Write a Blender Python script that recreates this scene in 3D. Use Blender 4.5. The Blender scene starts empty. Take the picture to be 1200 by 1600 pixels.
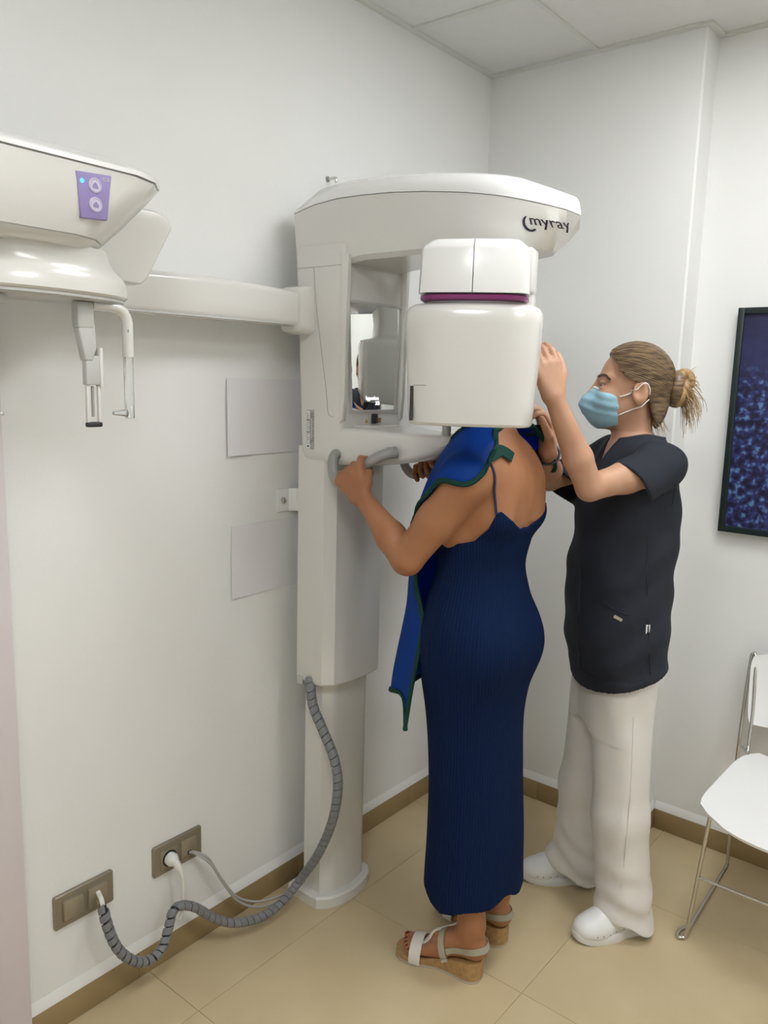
import bpy, bmesh, math, random
import numpy as np
from mathutils import Vector, Matrix
random.seed(7)
SC = bpy.context.scene
COL = SC.collection

# ------------------------------------------------------------------ camera
CAM = Vector((1.7066, -2.6796, 1.6086))
FW = Vector((-0.61936, 0.76818, -0.16217)); RT = Vector((0.77551, 0.63079, 0.02615)); UP = Vector((-0.12238, 0.10957, 0.98642))
FPX = 1253.26
cd = bpy.data.cameras.new('camera'); cam = bpy.data.objects.new('camera', cd); COL.objects.link(cam)
m3 = Matrix((RT, UP, -FW)).transposed()
cam.matrix_world = Matrix.Translation(CAM) @ m3.to_4x4()
cd.sensor_fit = 'VERTICAL'; cd.sensor_height = 24.0; cd.lens = 24.0 * FPX / 1600; cd.clip_start = 0.02
SC.camera = cam
# ------------------------------------------------------------------ world, exposure
w = bpy.data.worlds.new('world'); SC.world = w; w.use_nodes = True
w.node_tree.nodes['Background'].inputs[0].default_value = (0, 0, 0, 1)
w.node_tree.nodes['Background'].inputs[1].default_value = 0.0
SC.view_settings.view_transform = 'Standard'; SC.view_settings.look = 'None'
SC.view_settings.gamma = 1.0; SC.view_settings.exposure = -0.2
PANEL_LIGHTS = [(1.32, -0.7955, 'corner'), (1.32, -2.5955, 'entrance'), (2.52, -1.3955, 'side')]   # identical ceiling light panels: x, y, place
PANEL_STRENGTH = 20.0

H = 2.709; HB = 0.0762; YS = 0.1128; XP = 0.772
X1 = 3.2; Y0 = -3.6

# ------------------------------------------------------------------ helpers
def pix(x, y, ax, v):
    d = FW + RT * ((x - 600) / FPX) - UP * ((y - 800) / FPX)
    t = (v - CAM[ax]) / d[ax]
    return CAM + d * t
MATS = {}
def mat(name, col, rough=0.5, metal=0.0, noise=0.0, nscale=8.0, bump=0.0, bscale=60.0, spec=0.5, coat=0.0, emit=None, estr=0.0, sss=0.0, trans=0.0, alpha=1.0, col2=None, ndetail=3.0):
    if name in MATS: return MATS[name]
    m = bpy.data.materials.new(name); m.use_nodes = True
    nt = m.node_tree; b = nt.nodes['Principled BSDF']
    c = (*col, 1.0)
    b.inputs['Base Color'].default_value = c; b.inputs['Roughness'].default_value = rough
    b.inputs['Metallic'].default_value = metal; b.inputs['Specular IOR Level'].default_value = spec
    b.inputs['Coat Weight'].default_value = coat; b.inputs['Coat Roughness'].default_value = 0.08
    b.inputs['Transmission Weight'].default_value = trans; b.inputs['Alpha'].default_value = alpha
    if sss: 
        b.inputs['Subsurface Weight'].default_value = sss; b.inputs['Subsurface Radius'].default_value = (0.012, 0.005, 0.003); b.inputs['Subsurface Scale'].default_value = 1.0
    if emit: b.inputs['Emission Color'].default_value = (*emit, 1); b.inputs['Emission Strength'].default_value = estr
    if noise or bump:
        tc = nt.nodes.new('ShaderNodeTexCoord')
    if noise:
        n = nt.nodes.new('ShaderNodeTexNoise'); n.inputs['Scale'].default_value = nscale; n.inputs['Detail'].default_value = ndetail
        nt.links.new(tc.outputs['Object'], n.inputs['Vector'])
        r = nt.nodes.new('ShaderNodeValToRGB')
        k2 = col2 if col2 else tuple(max(0, v * (1 - noise)) for v in col)
        k1 = col if col2 else tuple(min(1, v * (1 + noise)) for v in col)
        r.color_ramp.elements[0].color = (*k2, 1); r.color_ramp.elements[1].color = (*k1, 1)
        r.color_ramp.elements[0].position = 0.3; r.color_ramp.elements[1].position = 0.7
        nt.links.new(n.outputs['Fac'], r.inputs['Fac']); nt.links.new(r.outputs['Color'], b.inputs['Base Color'])
    if bump:
        n2 = nt.nodes.new('ShaderNodeTexNoise'); n2.inputs['Scale'].default_value = bscale; n2.inputs['Detail'].default_value = 4
        nt.links.new(tc.outputs['Object'], n2.inputs['Vector'])
        bp = nt.nodes.new('ShaderNodeBump'); bp.inputs['Strength'].default_value = bump; bp.inputs['Distance'].default_value = 0.004
        nt.links.new(n2.outputs['Fac'], bp.inputs['Height']); nt.links.new(bp.outputs['Normal'], b.inputs['Normal'])
    MATS[name] = m
    return m
def tag(o, label=None, cat=None, group=None, kind=None):
    if label: o['label'] = label
    if cat: o['category'] = cat
    if group: o['group'] = group
    if kind: o['kind'] = kind
    return o
def empty(name, loc=(0, 0, 0), **k):
    o = bpy.data.objects.new(name, None); o.empty_display_size = 0.05; COL.objects.link(o); o.location = loc
    return tag(o, **k)
def link(name, me, m, parent=None, smooth=True, **k):
    o = bpy.data.objects.new(name, me); COL.objects.link(o)
    if m is not None and not me.materials: me.materials.append(m)
    if smooth: 
        me.shade_smooth()
    if parent is not None:
        o.parent = parent
        p = parent; off = Vector((0, 0, 0))
        while p is not None: off += p.location; p = p.parent
        o.location = -off          # mesh data is written in world coordinates
    return tag(o, **k)
def mesh_from(name, V, Fc):
    me = bpy.data.meshes.new(name); me.from_pydata([tuple(v) for v in V], [], Fc); me.update(); return me
def bm_obj(name, bm, m, parent=None, smooth=True, angle=40, **k):
    bmesh.ops.recalc_face_normals(bm, faces=bm.faces)
    me = bpy.data.meshes.new(name); bm.to_mesh(me); bm.free()
    o = link(name, me, m, parent, False, **k)
    if smooth: sharp(me, angle)
    return o
def sharp(me, angle=40):
    me.shade_smooth()
    try: me.set_sharp_from_angle(angle=math.radians(angle))
    except Exception: pass
def bm_box(bm, a, b, bev=0.0, seg=2):
    g = bmesh.ops.create_cube(bm, size=1.0)
    vs = g['verts']
    for v in vs:
        v.co = Vector((a[i] + (v.co[i] + 0.5) * (b[i] - a[i]) for i in range(3)))
    if bev: 
        es = list({e for v in vs for e in v.link_edges})
        bmesh.ops.bevel(bm, geom=es, offset=bev, segments=seg, profile=0.5, affect='EDGES', clamp_overlap=True)
def box(name, a, b, m, parent=None, bev=0.0, seg=2, **k):
    bm = bmesh.new(); bm_box(bm, a, b, bev, seg); return bm_obj(name, bm, m, parent, **k)
def loft_mesh(bm, rings, closed=True, caps=True):
    R_ = [[bm.verts.new(p) for p in r] for r in rings]
    n = len(R_[0])
    for i in range(len(R_) - 1):
        for j in range(n if closed else n - 1):
            bm.faces.new((R_[i][j], R_[i][(j + 1) % n], R_[i + 1][(j + 1) % n], R_[i + 1][j]))
    if caps and closed:
        bm.faces.new(R_[0][::-1]); bm.faces.new(R_[-1])
    return R_
def loft(name, rings, m, parent=None, closed=True, caps=True, angle=40, bev=0, **k):
    bm = bmesh.new(); loft_mesh(bm, rings, closed, caps)
    if bev:
        bmesh.ops.recalc_face_normals(bm, faces=bm.faces)
        es = [e for e in bm.edges if len(e.link_faces) == 2 and e.calc_face_angle() > 0.6]
        bmesh.ops.bevel(bm, geom=es, offset=bev, segments=3, profile=0.5, affect='EDGES', clamp_overlap=True)
    return bm_obj(name, bm, m, parent, angle=angle, **k)
def prism(name, pts, z0, z1, m, parent=None, bev=0.0, axis=2, angle=40, **k):
    def P(p, z): 
        return (p[0], p[1], z) if axis == 2 else ((p[0], z, p[1]) if axis == 1 else (z, p[0], p[1]))
    return loft(name, [[P(p, z0) for p in pts], [P(p, z1) for p in pts]], m, parent, bev=bev, angle=angle, **k)
def catmull(P, n=8, closed=False):
    P = [Vector(p) for p in P]; out = []
    N = len(P); rng = range(N if closed else N - 1)
    for i in rng:
        if closed: a, b, c, d = P[(i - 1) % N], P[i], P[(i + 1) % N], P[(i + 2) % N]
        else:
            b, c = P[i], P[i + 1]
            a = P[i - 1] if i > 0 else b * 2 - c
            d = P[i + 2] if i + 2 < N else c * 2 - b
        for s in range(n):
            t = s / n
            out.append(0.5 * ((2 * b) + (c - a) * t + (2 * a - 5 * b + 4 * c - d) * t * t + (3 * b - a - 3 * c + d) * t ** 3))
    if not closed: out.append(P[-1])
    return out
def frames(path):
    T = []
    for i in range(len(path)):
        a = path[max(0, i - 1)]; b = path[min(len(path) - 1, i + 1)]
        T.append((b - a).normalized())
    up = Vector((0, 0, 1)) if abs(T[0].z) < 0.9 else Vector((1, 0, 0))
    N = [(up - T[0] * up.dot(T[0])).normalized()]
    for i in range(1, len(path)):
        v = N[-1] - T[i] * N[-1].dot(T[i]); N.append(v.normalized())
    return T, N
def tube_rings(path, rad, sides=10, flat=1.0, normal=None):
    T, N = frames(path); out = []
    for i, p in enumerate(path):
        r = rad(i / (len(path) - 1)) if callable(rad) else rad
        n = N[i]
        if normal is not None:
            nv = Vector(normal); n = (nv - T[i] * nv.dot(T[i])).normalized()
        b = T[i].cross(n)
        out.append([p + n * (math.cos(a) * r * flat) + b * (math.sin(a) * r) for a in (2 * math.pi * j / sides for j in range(sides))])
    return out
def tube(name, path, rad, m, parent=None, sides=10, smoothn=0, flat=1.0, normal=None, closed=False, **k):
    path = [Vector(p) for p in path]
    if smoothn: path = catmull(path, smoothn, closed)
    bm = bmesh.new()
    if closed:
        rr = tube_rings(path + [path[0]], rad, sides, flat, normal)[:-1]
        V = [[bm.verts.new(p) for p in r] for r in rr]
        for i in range(len(V)):
            a, b = V[i], V[(i + 1) % len(V)]
            for j in range(sides): bm.faces.new((a[j], a[(j + 1) % sides], b[(j + 1) % sides], b[j]))
    else: loft_mesh(bm, tube_rings(path, rad, sides, flat, normal))
    return bm_obj(name, bm, m, parent, angle=60, **k)
def lathe(name, prof, c, axis, m, parent=None, n=24, **k):
    ax = Vector(axis).normalized(); c = Vector(c)
    u = ax.orthogonal().normalized(); v = ax.cross(u)
    rings = [[c + ax * h + (u * math.cos(a) + v * math.sin(a)) * r for a in (2 * math.pi * j / n for j in range(n))] for r, h in prof]
    return loft(name, rings, m, parent, angle=35, **k)
def text(name, s, origin, xdir, ydir, size, m, parent=None, extrude=0.0004, **k):
    cu = bpy.data.curves.new(name, 'FONT'); cu.body = s; cu.size = size; cu.extrude = extrude; cu.resolution_u = 3
    o = bpy.data.objects.new(name, cu); COL.objects.link(o)
    dg = bpy.context.evaluated_depsgraph_get()
    me = bpy.data.meshes.new_from_object(o.evaluated_get(dg))
    bpy.data.objects.remove(o)
    xd = Vector(xdir).normalized(); yd = Vector(ydir).normalized(); zd = xd.cross(yd)
    M = Matrix((xd, yd, zd)).transposed().to_4x4(); M.translation = Vector(origin)
    me.transform(M); me.materials.clear()
    return link(name, me, m, parent, False, **k)
def rrect(w2, h2, r, n=4):
    pts = []
    for cx, cy, a0 in ((w2 - r, h2 - r, 0), (-w2 + r, h2 - r, 90), (-w2 + r, -h2 + r, 180), (w2 - r, -h2 + r, 270)):
        for i in range(n + 1):
            a = math.radians(a0 + 90 * i / n); pts.append((cx + r * math.cos(a), cy + r * math.sin(a)))
    return pts

# ------------------------------------------------------------------ materials
M_WALL = mat('wall_paint', (0.83, 0.835, 0.82), 0.75, noise=0.012, nscale=3, bump=0.10, bscale=160, spec=0.3)
M_CEIL = mat('ceiling_tile', (0.76, 0.76, 0.74), 0.9, noise=0.012, nscale=30, spec=0.2)
M_TBAR = mat('ceiling_bar', (0.70, 0.70, 0.66), 0.5)
M_FLOOR = mat('floor_tile', (0.60, 0.49, 0.305), 0.33, noise=0.10, nscale=5, spec=0.35, ndetail=8, col2=(0.54, 0.43, 0.26))
M_GROUT = mat('grout', (0.36, 0.28, 0.17), 0.9)
M_BASE = mat('baseboard_tile', (0.32, 0.23, 0.11), 0.4, noise=0.06, nscale=6)
M_DOOR = mat('door_cool_light_tint', (0.72, 0.66, 0.68), 0.6, bump=0.05, bscale=120)  # lilac cast of cool light on the jamb, put into the door colour
M_WHITE = mat('white_plastic', (0.71, 0.70, 0.665), 0.22, coat=0.35)
M_WHITE2 = mat('bright_white_plastic', (0.85, 0.85, 0.84), 0.25, coat=0.3)
M_SEAM = mat('seam_gap_shade', (0.30, 0.295, 0.28), 0.7)  # shade of the panel gaps, put into the colour of thin tubes
M_GREY = mat('handle_grey', (0.33, 0.33, 0.315), 0.38)
M_LGREY = mat('light_grey_plastic', (0.52, 0.52, 0.50), 0.4)
M_DARK = mat('dark_plastic', (0.02, 0.02, 0.022), 0.4)
M_MIRROR = mat('mirror_glass', (0.86, 0.88, 0.86), 0.015, metal=1.0)
M_PURPLE = mat('purple_band', (0.20, 0.02, 0.13), 0.25)
M_KEYPAD = mat('keypad_lilac', (0.27, 0.215, 0.45), 0.45)
M_BUTTON = mat('button_lilac', (0.55, 0.50, 0.64), 0.35)
M_LED = mat('blue_led', (0.05, 0.3, 0.9), 0.4, emit=(0.05, 0.45, 1.0), estr=2.0)
M_GLOW = mat('display_glow', (1, 1, 1), 0.4, emit=(0.93, 0.95, 1.0), estr=1.6)
M_LOGO = mat('logo_ink', (0.015, 0.008, 0.03), 0.4)
M_STICK = mat('sticker_grey', (0.42, 0.42, 0.40), 0.5)
M_INK = mat('print_ink', (0.06, 0.06, 0.06), 0.6)
M_AMBER = mat('warning_amber', (0.55, 0.36, 0.02), 0.5)
M_CLEAR = mat('clear_acrylic', (0.93, 0.95, 0.95), 0.08, trans=0.9)
M_PAPER = mat('paper', (0.80, 0.785, 0.80), 0.85, noise=0.01)
M_BRONZE = mat('bronze_plate', (0.27, 0.235, 0.175), 0.42, metal=0.35)
M_BRONZE2 = mat('bronze_key', (0.33, 0.285, 0.21), 0.36, metal=0.35)
M_CORD = mat('white_cord', (0.78, 0.77, 0.73), 0.45)
M_GCORD = mat('grey_cord', (0.42, 0.405, 0.385), 0.5)
M_SLEEVE = mat('sleeve_grey', (0.20, 0.205, 0.215), 0.45)
M_STEEL = mat('steel', (0.62, 0.6, 0.57), 0.25, metal=1.0)
M_CHROME = mat('chrome', (0.60, 0.58, 0.55), 0.16, metal=1.0)
M_SEAT = mat('chair_white', (0.86, 0.86, 0.85), 0.35)
M_FRAME = mat('frame_dark_green', (0.010, 0.020, 0.020), 0.4)

# ------------------------------------------------------------------ room shell
fl = box('floor', (0, Y0, -0.1), (X1, YS, -0.0022), M_GROUT, kind='structure')
xs = [0.0] + [0.22 + 0.6 * i for i in range(0, 6) if 0.22 + 0.6 * i < X1] + [X1]
ys = [Y0] + [-3.339 + 0.6 * i for i in range(0, 6) if -3.339 + 0.6 * i < YS] + [YS]
tile_cache = {}
def piece(name, cache, x0, x1, y0, y1, z0, z1, m, parent, bev):
    key = (round(x1 - x0, 3), round(y1 - y0, 3))
    if key not in cache:
        bm = bmesh.new(); bm_box(bm, (0, 0, z0), (x1 - x0, y1 - y0, z1), bev, 1)
        me = bpy.data.meshes.new(name); bm.to_mesh(me); bm.free(); me.materials.append(m); cache[key] = me
    o = bpy.data.objects.new(name, cache[key]); COL.objects.link(o); o.parent = parent; o.location = (x0, y0, 0)
    return o
for i in range(len(xs) - 1):
    for j in range(len(ys) - 1):
        piece('tile', tile_cache, xs[i] + .0006, xs[i + 1] - .0006, ys[j] + .0006, ys[j + 1] - .0006, -0.006, 0.0, M_FLOOR, fl, 0.0006)
ce = box('ceiling', (0, Y0, H + 0.02), (X1, YS, H + 0.12), M_CEIL, kind='structure')
cx = [0.0] + [0.42 + 0.6 * i for i in range(0, 5) if 0.42 + 0.6 * i < X1] + [X1]
cy = sorted([YS] + [-0.4955 - 0.6 * i for i in range(0, 6) if -0.4955 - 0.6 * i > Y0] + [Y0])
ccache = {}
def is_light(x, y): return any(abs(x - a) < 0.2 and abs(y - b) < 0.2 for a, b, _ in PANEL_LIGHTS)
for i in range(len(cx) - 1):
    for j in range(len(cy) - 1):
        if is_light((cx[i] + cx[i + 1]) / 2, (cy[j] + cy[j + 1]) / 2): continue
        piece('ceiling_tile', ccache, cx[i] + .004, cx[i + 1] - .004, cy[j] + .004, cy[j + 1] - .004, H + 0.004, H + 0.018, M_CEIL, ce, 0.001)
for x in cx[1:-1]: box('ceiling_bar', (x - .007, Y0, H - .001), (x + .007, YS if x > XP else 0, H + .012), M_TBAR, ce)
for y in cy[1:-1]: box('ceiling_bar', (0, y - .012, H - .0015), (X1, y + .012, H + .0115), M_TBAR, ce)
box('wall_left', (-0.12, Y0, -0.1), (0, YS + .1, H + .12), M_WALL, kind='structure')
prism('wall_back', [(0, 0), (XP - .006, 0), (XP, .006), (XP, YS), (X1, YS), (X1, YS + .12), (0, YS + .12)], -0.1, H + .12, M_WALL, kind='structure')
box('wall_right', (X1, Y0, -0.1), (X1 + .12, YS + .12, H + .12), M_WALL, kind='structure')
box('wall_front', (-.12, Y0 - .12, -0.1), (X1 + .12, Y0, H + .12), M_WALL, kind='structure')
# ceiling edge trim (angle profile)
def trim(name, a, b): return box(name, a, b, M_TBAR, kind='structure', bev=0.0008, seg=1)
trim('trim_1', (0, Y0, H - .004), (.022, 0, H + .004))
trim('trim_2', (.022, -.022, H - .004), (XP + .022, 0, H + .004))
trim('trim_3', (XP, 0, H - .004), (XP + .022, YS, H + .004))
trim('trim_4', (XP + .022, YS - .022, H - .004), (X1, YS, H + .004))
# baseboards: brown ceramic pieces with a white plaster bead above
def baseboard(side, p0, p1, nrm, n):
    p0 = Vector(p0); p1 = Vector(p1); nv = Vector(nrm)
    def bx(nm, a, b, t, z0, z1, m, par=None, bev=.0015, **k):
        q = [a, b, a + nv * t, b + nv * t]
        return box(nm, (min(v.x for v in q), min(v.y for v in q), z0), (max(v.x for v in q), max(v.y for v in q), z1), m, par, bev=bev, **k)
    root = bx('baseboard_' + side, p0, p1, .004, 0, HB, M_GROUT, kind='structure')
    L = (p1 - p0).length; cuts = [0]; c = n
    while c < L - .02: cuts.append(c); c += .6
    cuts.append(L)
    d = (p1 - p0).normalized()
    for i in range(len(cuts) - 1):
        bx('baseboard_tile', p0 + d * (cuts[i] + .0004), p0 + d * (cuts[i + 1] - .0004), .009, .0005, HB, M_BASE, root)
    return root
def bead(name, p0, p1, nrm):
    p0 = Vector(p0); p1 = Vector(p1); nv = Vector(nrm)
    prof = [(0, HB), (.0085, HB), (.008, HB + .006), (.003, HB + .022), (0, HB + .03)]
    rings = [[p + nv * t + Vector((0, 0, z)) for t, z in prof] for p in (p0, p1)]
    loft(name, rings, M_WALL, kind='structure')
DY = -1.872
baseboard('left', (0, DY, 0), (0, 0, 0), (1, 0, 0), .30); bead('trim_5', (0, DY, 0), (0, 0, 0), (1, 0, 0))
baseboard('back', (.009, 0, 0), (XP, 0, 0), (0, -1, 0), .35); bead('trim_6', (.009, 0, 0), (XP + .009, 0, 0), (0, -1, 0))
baseboard('pillar', (XP, -.009, 0), (XP, YS, 0), (1, 0, 0), .3); bead('trim_7', (XP, -.009, 0), (XP, YS, 0), (1, 0, 0))
baseboard('recess', (XP + .009, YS, 0), (X1, YS, 0), (0, -1, 0), .6); bead('trim_8', (XP + .009, YS, 0), (X1, YS, 0), (0, -1, 0))
# door at the near end of the left wall (only its jamb edge shows)
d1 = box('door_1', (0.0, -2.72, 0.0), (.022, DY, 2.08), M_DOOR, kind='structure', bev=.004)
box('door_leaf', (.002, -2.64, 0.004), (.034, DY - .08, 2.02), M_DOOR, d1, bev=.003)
lathe('door_handle', [(.0, 0), (.011, 0), (.011, .03), (.02, .034), (.02, .055), (0, .057)], (.034, -2.56, 1.0), (1, 0, 0), M_STEEL, d1)
# ceiling light panels
for x, y, place in PANEL_LIGHTS:
    t = empty('ceiling_light_%s_offscreen' % place, (x, y, H), cat='light', group='ceiling light panels', label='square flat light panel set in the tiled ceiling grid')
    bm = bmesh.new()
    for a, b in (((-.297, -.297), (.297, -.28)), ((-.297, .28), (.297, .297)), ((-.297, -.28), (-.28, .28)), ((.28, -.28), (.297, .28))):
        bm_box(bm, (x + a[0], y + a[1], H + .0), (x + b[0], y + b[1], H + .018))
    bm_obj('panel_frame', bm, M_SEAT, t)
    e = mat('light_diffuser', (0.9, 0.9, 0.9), 0.6, emit=(0.975, 0.99, 1.0), estr=PANEL_STRENGTH)
    box('diffuser_%s_offscreen' % place, (x - .28, y - .28, H + .004), (x + .28, y + .28, H + .012), e, t)
# ------------------------------------------------------------------ panoramic x-ray machine
YC = -0.93
mach = empty('dental_xray_machine', (0.13, YC, 0), cat='x-ray machine', label='white panoramic dental x-ray machine with mirror column and side arm, standing against the wall')
def planring(x0, x1, hw, z, ch=0.02, bow=0.012, n=8, yc=YC):
    # column section: flat back, chamfered front corners, bowed front
    pts = [(x0, yc - hw), (x1 - ch, yc - hw)]
    for i in range(n + 1):
        t = -1 + 2 * i / n
        pts.append((x1 + bow * (1 - t * t), yc + t * (hw - ch)))
    pts += [(x1 - ch, yc + hw), (x0, yc + hw)]
    return [Vector((p[0], p[1], z)) for p in pts]
loft('base_plate', [planring(.045, .196, .122, 0, .028, .022), planring(.045, .196, .122, .030, .028, .022), planring(.048, .191, .117, .036, .028, .022)], M_WHITE, mach, angle=30)
loft('inner_column', [planring(.09, .180, .098, z, .022, .012) for z in (.036, .9)], M_WHITE, mach, angle=30)
oc = loft('outer_column', [planring(.084, .203, .124, .722, .026, .013), planring(.080, .207, .127, .728, .026, .013), planring(.080, .207, .127, 1.42, .026, .013)], M_WHITE, mach, angle=30)
box('cable_outlet', (.082, YC - .1285, .71), (.105, YC - .10, .735), M_LGREY, oc)
# --- carriage body with mirror recess
HW = .134
def bodyring(z, xb, xf, hw, r=.016):
    cxm = (xb + xf) / 2
    return [Vector((cxm + a, YC + b, z)) for a, b in rrect((xf - xb) / 2, hw, r, 4)]
body = loft('carriage_body', [bodyring(z, xb, xf, hw) for z, xb, xf, hw in (
    (1.374, .135, .225, .115), (1.378, .115, .236, .124), (1.388, .100, .243, .130), (1.41, .092, .246, .133), (1.47, .088, .246, HW), (1.60, .082, .246, HW), (1.903, .066, .246, HW), (1.9034, .068, .244, HW - .0025), (1.9046, .068, .244, HW - .0025), (1.905, .066, .246, HW), (1.96, .062, .246, HW))], M_WHITE, mach, angle=30)
# cheeks standing proud beside the mirror, tapering downward
for s in (-1, 1):
    prof = [(.240, 1.930), (.262, 1.930), (.258, 1.80), (.256, 1.56), (.250, 1.50), (.240, 1.49)]
    rr = []
    for yy, ins in ((HW + .0005, .003), (HW - .0015, 0), (HW - .014, 0), (HW - .022, .010)):
        rr.append([Vector((x - (ins if x > .245 else 0), YC + s * yy, z)) for x, z in prof])
    loft('cheek', rr, M_WHITE, body, angle=50)
# front cover seam lines on the side, gap shade drawn as grey tubes
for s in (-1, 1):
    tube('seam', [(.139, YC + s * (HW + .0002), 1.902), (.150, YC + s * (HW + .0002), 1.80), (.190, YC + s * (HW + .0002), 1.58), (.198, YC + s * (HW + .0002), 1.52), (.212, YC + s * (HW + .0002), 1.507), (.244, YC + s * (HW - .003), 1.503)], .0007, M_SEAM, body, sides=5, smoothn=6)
# mirror with display
mir = prism('mirror', [(YC - .112, 1.812), (YC + .112, 1.812), (YC + .094, 1.524), (YC - .094, 1.524)], .2462, .2495, M_MIRROR, mach, bev=.0008, axis=0)
fr = []
P_out = [(YC - .118, 1.818), (YC + .118, 1.818), (YC + .099, 1.518), (YC - .099, 1.518)]; P_in = [(YC - .111, 1.811), (YC + .111, 1.811), (YC + .093, 1.525), (YC - .093, 1.525)]
bm = bmesh.new()
ring = lambda P, x: [bm.verts.new((x, p[0], p[1])) for p in P]
rs = [ring(P_out, .246), ring(P_out, .2515), ring(P_in, .2515), ring(P_in, .2465)]
for k in range(3):
    for i in range(4): bm.faces.new((rs[k][i], rs[k][(i + 1) % 4], rs[k + 1][(i + 1) % 4], rs[k + 1][i]))
bm_obj('mirror_frame', bm, M_LGREY, mir)
text('display_lettering', 'hyperion', (.2502, -.966, 1.553), (0, 1, 0), (0, 0, 1), .0155, M_GLOW, mir, label='glowing white lettering on the mirror')
text('display_lettering', 'X5', (.2502, -.924, 1.5385), (0, 1, 0), (0, 0, 1), .0155, M_GLOW, mir)
# --- overhead arm: lofted along x
def arm_w(x): 
    t = max(0.0, (x - .60) / .225)
    return HW * (1 - .74 * min(1, t) ** 3.2)
def seam_z(x):
    return float(np.interp(x, [.055, .14, .23, .37, .49, .61, .72, .80, .865], [2.047, 2.064, 2.071, 2.067, 2.056, 2.040, 2.020, 2.002, 1.985]))
xsA = [.062, .07, .14, .22, .30, .40, .50, .57, .62, .66, .70, .73, .75, .766, .780, .793, .804, .813, .821, .828]
rings = []
for i, x in enumerate(xsA):
    wv = arm_w(x); zs = seam_z(x); zb = 1.915 if x > .25 else 1.905
    taper = 0.0 if x < .6 else .028 * (x - .6) / .222
    sh = -.040 * max(0, (x - .745) / .076) 
    bx = x + 0 * sh
    rb = .012
    wb = max(wv - .012 - taper, .020)
    pts = [(x, -wv, zs), (x, -wv + .002, zs - .03), (bx + sh * .7, -wb, zb + rb), (bx + sh, -wb + rb, zb), (bx + sh, wb - rb, zb), (bx + sh * .7, wb, zb + rb), (x, wv - .002, zs - .03), (x, wv, zs)]
    rings.append([Vector((p[0], YC + p[1], p[2])) for p in pts])
arm = loft('overhead_arm', rings, M_WHITE, mach, angle=34)
def cap_rings(o):
    rr = []
    for x in xsA:
        wv = arm_w(x) + .001; zs = seam_z(x)
        hh = .052 * min(1.0, .45 + (x - .055) / .12) if x < .2 else .052 * (1 if x < .72 else max(.55, 1 - (x - .72) / .35))
        ins = min(.035, wv * .62)
        xx = x
        pts = [(xx, -wv, zs + .002), (xx, -wv, zs + .008), (xx + (.012 if x < .08 else 0) , -wv + ins * .55, zs + hh * .8), (xx + (.02 if x < .08 else 0) , -wv + ins * 1.2, zs + hh)]
        pts += [(a, -b, c) for a, b, c in pts[::-1]]
        rr.append([Vector((p[0], YC + p[1], p[2])) for p in pts])
    return rr
loft('top_cover', cap_rings(0), M_WHITE2, arm, angle=38)
# recessed joint under the cover: the gap shades itself
rj = []
for x in xsA:
    wv = arm_w(x) - .007; zs = seam_z(x)
    rj.append([Vector((x + (.006 if x < .066 else .004 if x < .1 else -.006 if x > .82 else 0), YC + a, zs + b)) for a, b in ((-wv, -.001), (-wv, .0035), (wv, .0035), (wv, -.001))])
loft('cover_joint', rj, M_WHITE, arm)
# logo on the curved nose, wrapped onto the surface
def nose_y(x, z):
    wv = float(np.interp(x, xsA, [arm_w(t) for t in xsA])); zs = seam_z(x); wb = wv - .012 - .028 * max(0, (x - .6) / .222)
    return YC - float(np.interp(z, [1.929, zs - .03, zs], [wb, wv - .002, wv]))
from mathutils.bvhtree import BVHTree
arm_bvh = BVHTree.FromPolygons([tuple(v_.co) for v_ in arm.data.vertices], [tuple(f_.vertices) for f_ in arm.data.polygons])
def wrap(o, z0):
    me = o.data
    b_ = bmesh.new(); b_.from_mesh(me); bmesh.ops.triangulate(b_, faces=b_.faces[:]); bmesh.ops.subdivide_edges(b_, edges=[e for e in b_.edges if e.calc_length() > .003], cuts=3, use_grid_fill=True); b_.to_mesh(me); b_.free()
    for v_ in me.vertices:
        c = v_.co; h_ = arm_bvh.ray_cast(Vector((c.x, -2, c.z)), Vector((0, 1, 0)))[0]
        y_ = h_.y if h_ is not None else nose_y(c.x, c.z)
        v_.co = Vector((c.x, y_ - (.0013 if c.y < z0 else -.001), c.z))
    me.update()
LX, LZ = .764, 1.963
lg = text('logo_lettering', 'myray', (LX, 0, LZ), (1, 0, -.12), (0, 0, 1), .0285, M_LOGO, arm, extrude=.002); wrap(lg, 0)
la = tube('logo_arc', [(LX + .0005 + .0115 * math.cos(a), 0, LZ + .002 + .0145 * math.sin(a)) for a in (math.radians(110 + 20 * i) for i in range(11))], lambda t: .0008 + .0020 * math.sin(math.pi * min(1, t * .9 + .05)), M_LOGO, arm, sides=8); wrap(la, 0)
# --- chin-rest arm
rings = []
for x, hw, z0, z1 in ((.19, .1325, 1.378, 1.479), (.235, .1335, 1.376, 1.479), (.28, .131, 1.377, 1.479), (.34, .121, 1.381, 1.477), (.40, .103, 1.389, 1.474), (.46, .078, 1.402, 1.472), (.51, .056, 1.420, 1.470), (.535, .040, 1.435, 1.466)):
    rings.append([Vector((x, YC + a, (z0 + z1) / 2 + b)) for a, b in rrect(hw, (z1 - z0) / 2, .016, 3)])
chin = loft('chin_arm', rings, M_WHITE, mach, angle=40)
loft('chin_arm_ledge', [[Vector((x, YC + y, z)) for x, y in ((.24, -.085), (.29, -.07), (.30, 0), (.29, .07), (.24, .085))] for z in (1.476, 1.484)], M_WHITE, chin, bev=.003)
lathe('chin_rest', [(0, 0), (.012, 0), (.012, .03), (.025, .036), (.024, .044), (0, .046)], (.500, YC, 1.468), (0, 0, 1), M_LGREY, mach)
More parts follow.
